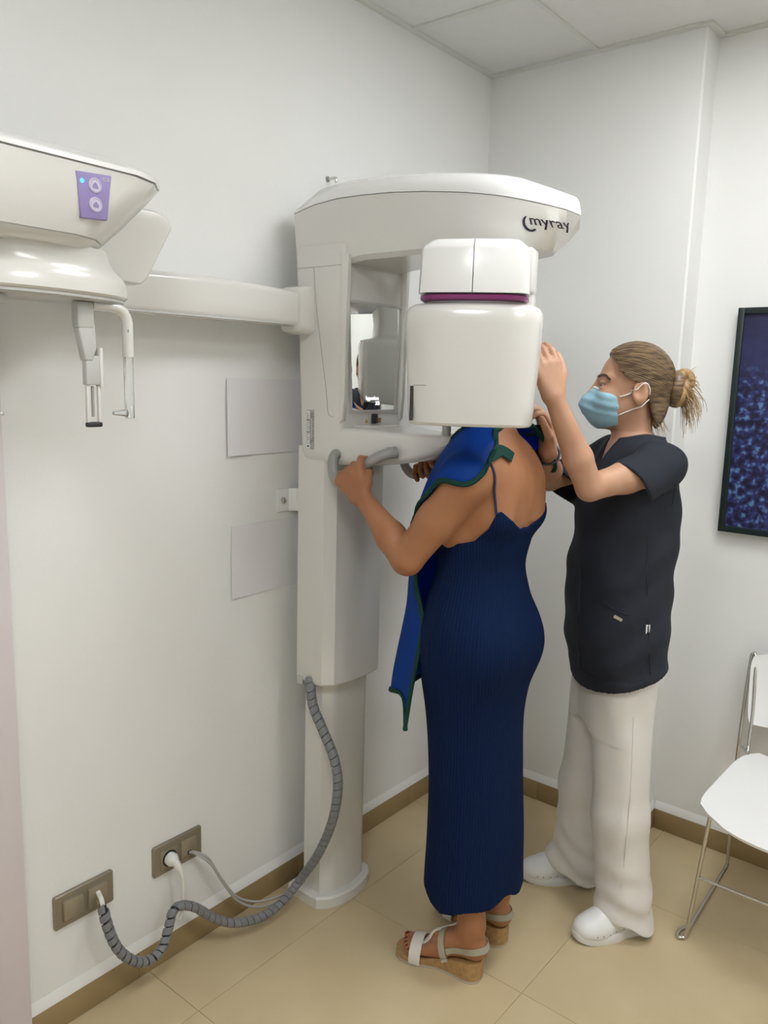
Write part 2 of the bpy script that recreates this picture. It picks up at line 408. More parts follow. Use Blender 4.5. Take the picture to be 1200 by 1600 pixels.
# adjusting knob and warning stickers
box('adjuster_knob', (.246, -.938, 1.487), (.262, -.924, 1.514), M_DARK, mach, bev=.003)
prism('warning_sticker', [(-.963, 1.489), (-.951, 1.489), (-.957, 1.500)], .2460, .2468, M_AMBER, mach, axis=0)
st = box('warning_sticker', (.2460, -.917, 1.489), (.2468, -.893, 1.502), M_INK, mach)
box('sticker_print', (.2462, -.915, 1.4905), (.2471, -.895, 1.5005), M_AMBER, st)
for i in range(3): box('sticker_print', (.2464, -.913, 1.4925 + i * .0028), (.2474, -.897, 1.4935 + i * .0028), M_INK, st)
# type plate on the side
lb = box('type_plate', (.118, YC - HW - .0012, 1.412), (.146, YC - HW + .001, 1.522), M_STICK, mach)
yq = YC - HW - .0018
for z0, z1, x0, x1 in ((1.497, 1.519, .120, .131), (1.462, 1.492, .120, .129), (1.430, 1.458, .120, .131), (1.414, 1.427, .120, .133), (1.440, 1.500, .136, .140)):
    box('plate_print', (x0, yq, z0), (x1, yq + .001, z1), M_WHITE2, lb)
for i in range(16): box('plate_print', (.1215, yq - .0004, 1.433 + i * .0052), (.1285 if i % 3 else .1265, yq + .001, 1.4348 + i * .0052), M_INK, lb)
for i in range(18): box('plate_print', (.1335, yq - .0004, 1.432 + i * .0047), (.1445 if i % 4 else .140, yq + .001, 1.4332 + i * .0047), M_INK, lb)
lathe('plate_print', [(0, 0), (.0035, 0), (.0035, .0006), (0, .0006)], (.126, yq - .0002, 1.4205), (0, -1, 0), M_INK, lb, n=8)
# --- grab handles (one each side)
for s in (-1, 1):
    yb = YC + s * .118
    pth = [(.232, yb, 1.405), (.232, yb + s * .022, 1.404), (.236, yb + s * .034, 1.385), (.250, yb + s * .042, 1.348), (.275, yb + s * .046, 1.333), (.315, yb + s * .046, 1.350), (.360, yb + s * .036, 1.392), (.400, yb + s * .016, 1.418), (.418, yb - s * .012, 1.424)]
    tube('grab_handle', pth, lambda t: .0150 if .12 < t < .9 else .017, M_GREY, mach, sides=12, smoothn=6, flat=.85)
# --- rotating unit
n2 = Vector((.48, -.877, 0)).normalized(); t2 = Vector((-n2.y, n2.x, 0)) * 1.0      # outward, sideways (to image right)
BC = Vector((.712, -1.147, 0)); RC = BC - n2 * .27
def bl(a, b, z): return BC + t2 * a + n2 * b + Vector((0, 0, z))
def bring(hw, df, db, z, n=28, e=2.6, zc=0.0):
    r_ = []
    for i in range(n):
        a = 2 * math.pi * i / n; c, s_ = math.cos(a), math.sin(a)
        x = hw * math.copysign(abs(c) ** (2 / e), c); y = (df if s_ > 0 else db) * math.copysign(abs(s_) ** (2 / e), s_)
        r_.append(bl(x, y, z))
    return r_
rot = loft('rotating_crossbar', [[RC + t2 * a + n2 * b + Vector((0, 0, z)) for a, b in ((-.07, -.27), (-.08, 0), (-.085, .25), (.085, .25), (.08, 0), (.07, -.27))] for z in (1.872, 1.91)], M_WHITE, mach, bev=.008)
lathe('rotation_collar', [(0, 0), (.11, 0), (.115, .012), (0, .013)], RC + Vector((0, 0, 1.906)), (0, 0, 1), M_LGREY, rot)
tub = loft('tubehead_shell', [bring(*a) for a in ((.128, .070, .070, 1.513), (.134, .078, .078, 1.5145), (.138, .083, .083, 1.520), (.141, .087, .087, 1.56), (.147, .092, .092, 1.66), (.150, .095, .095, 1.735), (.149, .094, .094, 1.757), (.143, .088, .088, 1.768), (.132, .076, .076, 1.774), (.116, .06, .06, 1.777))], M_WHITE, mach, angle=35)
# slot and small cover on the tubehead front
def surf(a, z, off=.0):
    e = 2.6; hw, df = .143, .0885
    b = df * (1 - abs(a / hw) ** e) ** (1 / e)
    return bl(a, b + off, z)
sl = [[surf(a, z, -.003) for a, z in ((-.1305, 1.522), (-.1225, 1.522), (-.1225, 1.598), (-.1305, 1.598))], [surf(a, z, .0018) for a, z in ((-.1305, 1.522), (-.1225, 1.522), (-.1225, 1.598), (-.1305, 1.598))]]
loft('vent_slot', sl, M_DARK, tub)
tube('cover_seam', [surf(a, 1.600, .0012) for a in (-.120, -.115, -.108, -.10, -.092)], .0007, M_SEAM, tub, sides=5)  # shaded gap of the small cover, drawn as a grey tube
# upper block in two halves
for s in (-1, 1):
    o = []
    for z, ins in ((1.795, .0), (1.885, 0.004), (1.893, .008), (1.906, .022)):
        w_ = .118 - ins
        pts = [(s * .0009, .088 - ins * .9), (s * (w_ - .022), .083 - ins * .9), (s * (w_ - .006), .074 - ins), (s * w_, .055 - ins), (s * w_, -.06 + ins), (s * (w_ - .015), -.075 + ins), (s * .0009, -.08 + ins)]
        o.append([bl(p[0], p[1], z) for p in pts])
    loft('head_cover', o, M_WHITE2, tub, angle=30)
loft('neck_core', [bring(.108, .066, .066, z) for z in (1.77, 1.80)], M_WHITE, tub)
def pring(hw, df, db, z): return bring(hw, df, db, z, n=36, e=4.0)
loft('purple_band', [pring(.112, .080, .07, 1.780), pring(.117, .086, .074, 1.783), pring(.117, .086, .074, 1.790), pring(.112, .08, .07, 1.793)], M_PURPLE, tub, angle=60)
# side yoke at the right of the head
loft('side_yoke', [[bl(a, b, z) for a, b in ((.095, .045), (.122, .03), (.132, -.02), (.130, -.10), (.09, -.10))] for z in (1.80, 1.84, 1.895)], M_WHITE, tub, bev=.006)
loft('side_yoke', [[bl(a, b, z) for a, b in ((.105, .015), (.126, 0), (.132, -.04), (.128, -.10), (.09, -.10))] for z in (1.768, 1.805)], M_WHITE, tub, bev=.005)
# detector at the other end
DC = RC - n2 * .278
sr = lambda hw, d_, z, o=0.0: [DC - n2 * o + t2 * a + n2 * b + Vector((0, 0, z)) for a, b in rrect(hw, d_, .028, 4)]
loft('detector_head', [sr(.090, .108, 1.502), sr(.098, .116, 1.512), sr(.102, .124, 1.65), sr(.102, .125, 1.722), sr(.096, .118, 1.740), sr(.086, .090, 1.748, .022), sr(.070, .065, 1.762, .045), sr(.066, .060, 1.82, .050), sr(.070, .066, 1.90, .045)], M_WHITE, mach, angle=35)

# --- cephalometric side arm
rings = []
for i in range(11):
    t = i / 10; y = -1.06 - t * .66
    zt = 1.836 - .004 * t + .010 * math.sin(math.pi * t); zb = 1.746 - .004 * t
    rings.append([Vector((.098 + a, y, (zt + zb) / 2 + b)) for a, b in rrect(.030, (zt - zb) / 2, .016, 3)])
beam = loft('side_beam', rings, M_WHITE, mach, angle=40)
loft('beam_collar', [[Vector((.098 + a * k, y, 1.791 + b * k)) for a, b in rrect(.044, .062, .018, 3)] for y, k in ((-1.06, 1.06), (-1.092, 1.02), (-1.108, .94), (-1.112, .82))], M_WHITE, beam, angle=40)
tube('beam_trim', [(.123, -1.13, 1.750), (.125, -1.4, 1.748), (.125, -1.7, 1.746)], .003, M_LGREY, beam, sides=6)
# head: boat-shaped upper shell along y, front face toward +x
def yz(x, y): return None
def cring(z, yt, xf, xb, tip, yb=-2.42):
    # plan outline at height z: blunt far end, pointed near end
    return [Vector((p[0], p[1], z)) for p in ((xb, yb), (xf, yb), (xf + .004, (yb + yt) / 2), (xf, yt - .10), (xf - .022, yt - .045), (xf - .075, yt), (xb + .06, yt + .004), (xb, yt - .03))]
ch = loft('cephalometric_head', [cring(1.826, -1.825, .366, .20, 0), cring(1.838, -1.809, .382, .19, 0), cring(1.8405, -1.8065, .3835, .19, 0), cring(1.8408, -1.809, .381, .192, 0), cring(1.8422, -1.807, .3815, .192, 0), cring(1.8425, -1.8045, .3845, .19, 0), cring(1.875, -1.772, .396, .19, 0), cring(1.930, -1.716, .398, .19, 0), cring(1.957, -1.690, .396, .19, 0)], M_WHITE, mach, angle=30)
loft('lid', [cring(1.960, -1.687, .398, .19, 0), cring(1.968, -1.684, .397, .19, 0), cring(1.985, -1.705, .365, .21, 0), cring(1.992, -1.74, .32, .24, 0)], M_WHITE2, ch, angle=30)
loft('lid_joint', [cring(1.955, -1.697, .389, .196, 0), cring(1.962, -1.697, .389, .196, 0)], M_WHITE, ch)
# sensor box beyond the head, joined to the beam
loft('sensor_box', [[Vector((x, y, z)) for x, y, z in ((xx, -2.0, 1.792), (xx, -1.685, 1.787), (xx, -1.670, 1.80), (xx, -1.606, 1.910), (xx, -1.618, 1.930), (xx, -1.648, 1.938), (xx, -2.0, 1.94))] for xx in (.13, .255)], M_WHITE, ch, bev=.006)
# round turret and base disc
tc = Vector((.268, -1.93, 0))
def tr(rx, ry, z, n=32): return [tc + Vector((rx * math.cos(2 * math.pi * i / n), ry * math.sin(2 * math.pi * i / n), z)) for i in range(n)]
loft('turret', [tr(.084, .190, 1.748), tr(.088, .195, 1.752), tr(.087, .194, 1.776), tr(.083, .186, 1.786), tr(.078, .170, 1.800), tr(.082, .150, 1.832)], M_WHITE, ch, angle=40)
loft('turret_disc', [tr(.078, .182, 1.739), tr(.082, .187, 1.742), tr(.082, .187, 1.749)], M_LGREY, ch, angle=40)
# keypad
xk = .3975
KC = [(p_.y, p_.z) for p_ in (pix(118, 266, 0, .4), pix(174, 275, 0, .4), pix(168, 345, 0, .4), pix(127, 340, 0, .4))]
kpos = [pix(148, 290, 0, .4), pix(149, 320, 0, .4)]; kled = pix(128, 282, 0, .4); ksym = pix(165, 281, 0, .4)
kp = loft('keypad', [[Vector((xx + .0, y, z)) for y, z in KC] for xx in (.392, xk + .003)], M_KEYPAD, ch, bev=.0018)
for kq in kpos:
    zc = kq.z; yk = kq.y
    lathe('keypad_button', [(0, 0), (.0125, 0), (.0125, .0012), (.0105, .0022), (.0095, .0012), (0, .0018)], (xk + .003, yk, zc), (1, 0, 0), M_BUTTON, kp)
    prism('button_symbol', [(yk - .0045, zc - .004), (yk + .0045, zc - .004), (yk + .0045, zc), (yk, zc + .005), (yk - .0045, zc)], xk + .0045, xk + .0056, M_KEYPAD, kp, axis=0)
lathe('status_light', [(0, 0), (.004, 0), (.003, .001), (0, .001)], (xk + .003, kled.y, kled.z), (1, 0, 0), M_LED, kp)
for i in range(3): lathe('keypad_symbol', [(0, 0), (.0028, 0), (.0028, .0004), (0, .0004)], (xk + .003, ksym.y - .0034 + i * .0034, ksym.z), (1, 0, 0), M_BUTTON, kp, n=8)
# ear rod, nasion support and second ear rod
def ear_rod(yc, m1=M_WHITE):
    root = box('ear_rod_arm', (.291, yc - .012, 1.640), (.309, yc + .012, 1.735), M_WHITE, ch, bev=.003)
    return root
rp = [(.30, -1.828, 1.7335), (.30, -1.785, 1.7335), (.30, -1.764, 1.728), (.30, -1.752, 1.712), (.30, -1.750, 1.69), (.30, -1.750, 1.640)]
tube('ear_rod_arm', rp, .0125, M_WHITE, ch, sides=12, smoothn=5, flat=.8)
lathe('arm_screw', [(0, 0), (.005, 0), (.0045, .002), (0, .002)], (.309, -1.752, 1.69), (1, 0, 0), M_GREY, ch, n=12)
box('ear_rod', (.295, -1.759, 1.520), (.305, -1.741, 1.645), M_CLEAR, ch, bev=.002)
lathe('ear_plug', [(0, 0), (.008, 0), (.006, .012), (.0035, .03), (0, .032)], (.30, -1.757, 1.531), (0, -1, 0), M_CLEAR, ch, n=12)
box('nasion_bracket', (.288, -1.862, 1.690), (.312, -1.828, 1.738), M_LGREY, ch, bev=.004)
loft('nasion_bracket', [[Vector((x, y, z)) for y, z in ((-1.860, 1.69), (-1.826, 1.70), (-1.823, 1.655), (-1.832, 1.630), (-1.848, 1.630))] for x in (.290, .310)], M_LGREY, ch, bev=.003)
ns = box('nasion_slider', (.292, -1.846, 1.585), (.308, -1.816, 1.640), M_LGREY, ch, bev=.003)
box('nasion_slider', (.290, -1.818, 1.582), (.310, -1.811, 1.655), M_WHITE, ch, bev=.002)
for y0, y1 in ((-1.844, -1.838), (-1.820, -1.814)): box('nasion_rod', (.296, y0, 1.510), (.304, y1, 1.588), M_WHITE, ch, bev=.002)
box('nasion_slot', (.298, -1.832, 1.525), (.302, -1.828, 1.583), M_GREY, ch)
box('nasion_pad', (.294, -1.845, 1.505), (.306, -1.813, 1.515), M_DARK, ch, bev=.003)
box('ear_rod_clamp', (.288, -2.06, 1.722), (.312, -1.99, 1.737), M_LGREY, ch, bev=.004)
box('ear_rod', (.295, -2.049, 1.520), (.305, -2.031, 1.722), M_CLEAR, ch, bev=.002)
lathe('ear_plug', [(0, 0), (.008, 0), (.006, .012), (.0035, .03), (0, .032)], (.30, -2.033, 1.533), (0, 1, 0), M_CLEAR, ch, n=12)

# ------------------------------------------------------------------ things on the walls
def sheet(y0, y1, z0, z1, label, curl):
    n = 10; bm = bmesh.new(); rows_ = []
    for i in range(n + 1):
        u = i / n; fr_, bk = [], []
        for j in range(n + 1):
            v = j / n
            x = .0016 + curl * ((1 - u) ** 3) * .7 + curl * .4 * (1 - v) ** 2 * (1 - u)
            fr_.append(Vector((x, y0 + (y1 - y0) * u, z0 + (z1 - z0) * v))); bk.append(Vector((x - .0008, y0 + (y1 - y0) * u, z0 + (z1 - z0) * v)))
        rows_.append(fr_ + bk[::-1])
    loft_mesh(bm, rows_)
    return bm_obj('paper_sheet', bm, M_PAPER, cat='paper', label=label)
sheet(-1.256, -.956, 1.393, 1.603, 'blank sheet of paper taped to the wall above the small metal bracket', .008)
sheet(-1.241, -.941, .988, 1.195, 'blank sheet of paper taped to the wall below the small metal bracket', .004)
wb = empty('wall_bracket', (0, -1.04, 1.25), cat='bracket', label='small white metal wall bracket with a screw beside the column')
loft('bracket_plate', [[Vector((x, y, z)) for x, y in ((.0005, -1.066), (.004, -1.066), (.004, -1.022), (.020, -1.006), (.064, -1.003), (.064, -.998), (.018, -1.0), (.0005, -1.018))] for z in (1.217, 1.285)], M_WHITE2, wb, bev=.001)
lathe('screw', [(0, 0), (.011, 0), (.011, .002), (.0075, .002), (.007, .007), (0, .008)], (.004, -1.043, 1.251), (1, 0, 0), M_STEEL, wb, n=6)
hk = empty('wall_screw_hook', (0, -.868, 2.182), cat='hook', label='small metal screw hook in the wall above the overhead arm')
lathe('wall_plug', [(0, 0), (.009, 0), (.008, .003), (0, .003)], (0.0002, -.868, 2.186), (1, 0, 0), M_GREY, hk, n=10)
tube('hook', [(.003, -.868, 2.186), (.03, -.868, 2.186), (.034, -.868, 2.18), (.034, -.868, 2.172)], .004, M_STEEL, hk, sides=8, smoothn=4)
def plate(yc, zc, label, socket):
    t = empty('wall_socket' if socket else 'wall_switch', (0, yc, zc), cat='socket' if socket else 'switch', label=label)
    W, Hh = .080, .044
    bow = .004
    def outline(k, x): 
        pts = []
        for a, b in rrect(W - k, Hh - k, .006, 3): pts.append(Vector((x, yc + a, zc + b)))
        return pts
    fr = loft('plate_frame', [outline(0, .0005), outline(0, .007), outline(.003, .010)], M_BRONZE, t, angle=30)
    for s in (-1, 1):
        c = yc + s * .033
        box('insert', (.008, c - .0275, zc - .0285), (.0125, c + .0275, zc + .0285), M_BRONZE, t, bev=.002)
    return t
s1 = plate(-1.720, .311, 'bronze double wall switch plate with a grey wrapped cable coming out', False)
box('rocker', (.011, -1.779, .2855), (.017, -1.727, .3365), M_BRONZE2, s1, bev=.002)
box('blank_cover', (.011, -1.713, .2855), (.017, -1.661, .3365), M_BRONZE2, s1, bev=.002)
s2 = plate(-1.439, .309, 'bronze double wall socket plate with a white plug', True)
box('socket_insert', (.011, -1.498, .2835), (.0145, -1.446, .3345), M_BRONZE2, s2, bev=.002)
lathe('socket_well', [(0, .0), (.019, 0), (.021, .002), (.0225, .002), (.0225, -.004), (0, -.004)], (.0148, -1.472, .309), (1, 0, 0), M_DARK, s2)
box('cable_outlet', (.011, -1.432, .2835), (.0145, -1.380, .3345), M_BRONZE2, s2, bev=.002)
box('outlet_mouth', (.0135, -1.412, .289), (.0155, -1.400, .300), M_DARK, s2)
# plug with its white cord
pg = empty('power_plug', (.02, -1.472, .309), cat='plug', label='white mains plug with white cord in the bronze socket')
lathe('plug_body', [(0, 0), (.018, 0), (.0185, .012), (.014, .022), (.009, .028), (0, .030)], (.016, -1.472, .309), (1, 0, -.05), M_CORD, pg, n=20)
lathe('plug_neck', [(.0105, -.004), (.0105, .012), (.0065, .03), (0, .032)], (.038, -1.470, .305), (.45, .25, -.8), M_CORD, pg, n=14)
tube('cord', [(.046, -1.465, .290), (.052, -1.458, .26), (.050, -1.455, .20), (.050, -1.458, .165), (.052, -1.470, .140)], .0045, M_CORD, pg, sides=10, smoothn=8)
# thin grey cable pair
G = 'thin grey cables from the bronze socket'
for dz, dy, dx, wl in ((0, 0, 0, 'upper'), (-.012, .004, .012, 'lower')):
    path = [(.014, -1.406, .294), (.03, -1.398, .297 + dz * .3), (.045 + dx, -1.365, .268 + dz), (.05 + dx, -1.325, .190 + dz), (.052 + dx, -1.27, .105 + dz), (.062 + dx, -1.20, .055 + dz), (.085 + dx, -1.125, .045 + dz * .5), (.108, -1.075, .058), (.118, -1.052, .072)]
    o = tube('thin_cable', path, .0038, M_GCORD, sides=8, smoothn=10, cat='cable', group=G, label='%s of two thin grey cables looping from the bronze socket to the wrapped cable' % wl)
# spiral-wrapped cable running from the switch plate to the column
wr = empty('wrapped_cable', (.12, -1.3, 0), cat='cable', label='thick grey spiral-wrapped cable running along the wall from the bronze plate up to the column')
cp = [pix(155, 1398, 0, .024), pix(159, 1408, 0, .045), pix(166, 1440, 0, .06), pix(180, 1476, 0, .07), pix(200, 1497, 0, .08), pix(225, 1503, 0, .08), pix(250, 1487, 0, .075), pix(262, 1455, 0, .065), pix(270, 1425, 0, .06), pix(283, 1415, 0, .06), pix(305, 1418, 0, .07), pix(340, 1437, 0, .09), pix(372, 1442, 0, .11), pix(410, 1432, 0, .12), pix(440, 1410, 0, .12),
      pix(465, 1380, 1, -1.085), pix(498, 1333, 1, -1.07), pix(520, 1280, 1, -1.068), pix(528, 1228, 1, -1.068), pix(522, 1185, 1, -1.066), pix(505, 1142, 1, -1.064), pix(490, 1105, 1, -1.062), pix(485, 1075, 1, -1.06), pix(484, 1058, 1, -1.052)]
P = catmull(cp, 14)
L = [0.0]
for i in range(1, len(P)): L.append(L[-1] + (P[i] - P[i - 1]).length)
T, N = frames(P)
def at(s):
    s = max(0, min(L[-1], s)); i = max(0, min(len(P) - 2, int(np.searchsorted(L, s)) - 1)); t = (s - L[i]) / max(1e-9, L[i + 1] - L[i])
    return P[i].lerp(P[i + 1], t), T[i].lerp(T[i + 1], t).normalized(), N[i].lerp(N[i + 1], t).normalized()
def wrad(s): return .0135 - .001 * math.sin(3 * s)
# helical band
bm = bmesh.new(); sides = 14; pitch = .0225; gapf = .12
s0 = .03; turns = int((L[-1] - s0 - .005) / pitch)
prev = None
for k in range(turns * sides + 1):
    ph = k / sides; s = s0 + ph * pitch
    a = 2 * math.pi * ph
    cs = []
    wob = (1 + .25 * math.sin(k // sides * 2.1)) * (1.7 if s < .42 else .8)
    for ds, dr in ((0, -.003), (0.0, 0.0), (pitch * .45, .0007), (pitch * (1 - gapf * wob), 0), (pitch * (1 - gapf * wob), -.003)):
        p, t, n = at(s + ds); n = (n - t * n.dot(t)).normalized(); b = t.cross(n)
        cs.append(bm.verts.new(p + (n * math.cos(a) + b * math.sin(a)) * (wrad(s) + dr)))
    if prev:
        for q in range(4): bm.faces.new((prev[q], prev[q + 1], cs[q + 1], cs[q]))
    prev = cs
bm_obj('spiral_wrap', bm, M_SLEEVE, wr, angle=50)
stub = [pix(153, 1393, 0, .016)] + [at(s)[0] for s in (0.0, .02, .04)]
tube('inner_cord', [at(.034 + (L[-1] - .034) * i / 160)[0] for i in range(161)], .0088, M_DARK, wr, sides=8)
tube('cord_stub', stub, .006, M_CORD, wr, sides=10, smoothn=4)

# ------------------------------------------------------------------ painting
pt = empty('framed_painting', (1.30, YS, 1.5), cat='painting', label='dark blue night landscape painting in a thin dark frame on the wall')
PX0, PX1, PZ0, PZ1 = .916, 1.50, 1.140, 1.867
yf = YS - .032
for nm, a, b in (('l', (PX0, PZ0), (PX0 + .020, PZ1)), ('r', (PX1 - .020, PZ0), (PX1, PZ1)), ('t', (PX0 + .02, PZ1 - .020), (PX1 - .02, PZ1)), ('b', (PX0 + .02, PZ0), (PX1 - .02, PZ0 + .020))):
    box('frame_bar', (a[0], yf, a[1]), (b[0], YS - .001, b[1]), M_FRAME, pt, bev=.002)
mp = bpy.data.materials.new('painting_canvas'); mp.use_nodes = True; nt = mp.node_tree; bs = nt.nodes['Principled BSDF']; bs.inputs['Roughness'].default_value = .45
tc_ = nt.nodes.new('ShaderNodeTexCoord')
sep = nt.nodes.new('ShaderNodeSeparateXYZ'); nt.links.new(tc_.outputs['Object'], sep.inputs[0])
n1 = nt.nodes.new('ShaderNodeTexNoise'); n1.inputs['Scale'].default_value = 5; n1.inputs['Detail'].default_value = 5; nt.links.new(tc_.outputs['Object'], n1.inputs[0])
n3 = nt.nodes.new('ShaderNodeTexNoise'); n3.inputs['Scale'].default_value = 45; n3.inputs['Detail'].default_value = 6; nt.links.new(tc_.outputs['Object'], n3.inputs[0])
r1 = nt.nodes.new('ShaderNodeValToRGB'); els = r1.color_ramp.elements
els[0].position = .3; els[0].color = (.010, .010, .045, 1); els[1].position = .7; els[1].color = (.045, .045, .14, 1)
e_ = els.new(.5); e_.color = (.022, .026, .10, 1); nt.links.new(n1.outputs['Fac'], r1.inputs[0])
r2 = nt.nodes.new('ShaderNodeValToRGB'); els = r2.color_ramp.elements
els[0].position = .42; els[0].color = (.008, .008, .03, 1); els[1].position = .66; els[1].color = (.10, .22, .40, 1)
e_ = els.new(.55); e_.color = (.03, .035, .15, 1); nt.links.new(n3.outputs['Fac'], r2.inputs[0])
mr = nt.nodes.new('ShaderNodeMapRange'); mr.inputs['From Min'].default_value = 1.70; mr.inputs['From Max'].default_value = 1.60; nt.links.new(sep.outputs['Z'], mr.inputs['Value'])
mx = nt.nodes.new('ShaderNodeMix'); mx.data_type = 'RGBA'; nt.links.new(mr.outputs['Result'], mx.inputs['Factor'])
nt.links.new(r1.outputs['Color'], mx.inputs['A']); nt.links.new(r2.outputs['Color'], mx.inputs['B']); nt.links.new(mx.outputs['Result'], bs.inputs['Base Color'])
bp = nt.nodes.new('ShaderNodeBump'); bp.inputs['Strength'].default_value = .4; bp.inputs['Distance'].default_value = .003
nt.links.new(n3.outputs['Fac'], bp.inputs['Height']); nt.links.new(bp.outputs['Normal'], bs.inputs['Normal'])
box('canvas', (PX0 + .018, YS - .022, PZ0 + .018), (PX1 - .018, YS - .010, PZ1 - .018), mp, pt)

# ------------------------------------------------------------------ chair: chrome sled frame, white seat and back
chn = empty('stacking_chair', (1.33, -.2, 0), cat='chair', label='white stacking chair with chrome wire sled frame by the wall')
R0 = .0058
CX0, CX1 = 1.085, 1.535
for s, x in ((1, CX0), (-1, CX1)):
    # sled: front leg down, along the floor, rear post up to the top of the back
    pth = [(x + s * .035, -.43, .438), (x + s * .018, -.425, .25), (x + s * .002, -.432, .05), (x - s * .004, -.436, .012), (x - s * .006, -.424, R0), (x - s * .010, -.3, R0), (x - s * .016, -.06, R0), (x - s * .018, .02, .008), (x - s * .019, .034, .03), (x - s * .020, .030, .2), (x - s * .020, .022, .40), (x - s * .020, .042, .60), (x - s * .018, .060, .735), (x - s * .014, .064, .750), (x - s * .006, .058, .752), (x + s * .004, .038, .70), (x + s * .016, .008, .58), (x + s * .022, -.03, .475), (x + s * .03, -.06, .447)]
    tube('side_frame', pth, R0, M_CHROME, chn, sides=10, smoothn=6)
    tube('foot_guide', [(x - s * .004, -.44, .010), (x - s * .022, -.445, .006), (x - s * .026, -.41, .006), (x - s * .007, -.36, .008)], .0055, M_CHROME, chn, sides=8, smoothn=5)
    tube('seat_rail', [(x + s * .035, -.43, .438), (x + s * .034, -.2, .436), (x + s * .03, -.05, .445)], R0, M_CHROME, chn, sides=8, smoothn=4)
    tube('side_stay', [(x - s * .019, .022, .45), (x + s * .020, -.03, .452)], .004, M_CHROME, chn, sides=8)
tube('stretcher', [(CX0 + .014, -.426, .205), (CX1 - .014, -.426, .205)], .0048, M_CHROME, chn, sides=8)
tube('stretcher', [(CX0 + .01, .026, .12), (CX1 - .01, .026, .12)], .0048, M_CHROME, chn, sides=8)
# seat shell
bm = bmesh.new(); nx, ny = 18, 18; R_ = []
for j in range(ny + 1):
    v = j / ny; row = []
    y = -.520 + .50 * v
    hw = .224 - .04 * abs(2 * v - 1) ** 6 - .012 * v - (.05 * (max(0, .12 - v) / .12) ** 1.5 if v < .12 else 0)
    for i in range(nx + 1):
        uu = -1 + 2 * i / nx
        z = .452 - .014 * (1 - uu * uu) * math.sin(math.pi * v) - (.022 * ((.2 - v) / .2) ** 2 if v < .2 else 0) + .004 * abs(uu) ** 4
        row.append(bm.verts.new(((CX0 + CX1) / 2 + uu * hw, y - .028 * (1 - uu * uu) * (1 - v), z)))
    R_.append(row)
for j in range(ny):
    for i in range(nx): bm.faces.new((R_[j][i], R_[j][i + 1], R_[j + 1][i + 1], R_[j + 1][i]))
bmesh.ops.recalc_face_normals(bm, faces=bm.faces)
bmesh.ops.solidify(bm, geom=bm.faces[:], thickness=.009)
bm_obj('seat', bm, M_SEAT, chn, angle=50)
bm = bmesh.new(); R_ = []
for j in range(13):
    v = j / 12; row = []
    for i in range(17):
        uu = -1 + 2 * i / 16
        hw = .222 + .020 * v - .01 * abs(2 * v - 1) ** 6
        z = .535 + .250 * v - .035 * abs(uu) ** 2.5 * v
        y = .012 + .050 * v + .030 * (1 - uu * uu) + .006 * math.sin(math.pi * v)
        row.append(bm.verts.new(((CX0 + CX1) / 2 + uu * hw, y - .012, z)))
    R_.append(row)
for j in range(12):
    for i in range(16): bm.faces.new((R_[j][i], R_[j][i + 1], R_[j + 1][i + 1], R_[j + 1][i]))
bmesh.ops.recalc_face_normals(bm, faces=bm.faces)
bmesh.ops.solidify(bm, geom=bm.faces[:], thickness=.010)
bm_obj('backrest', bm, M_SEAT, chn, angle=50)
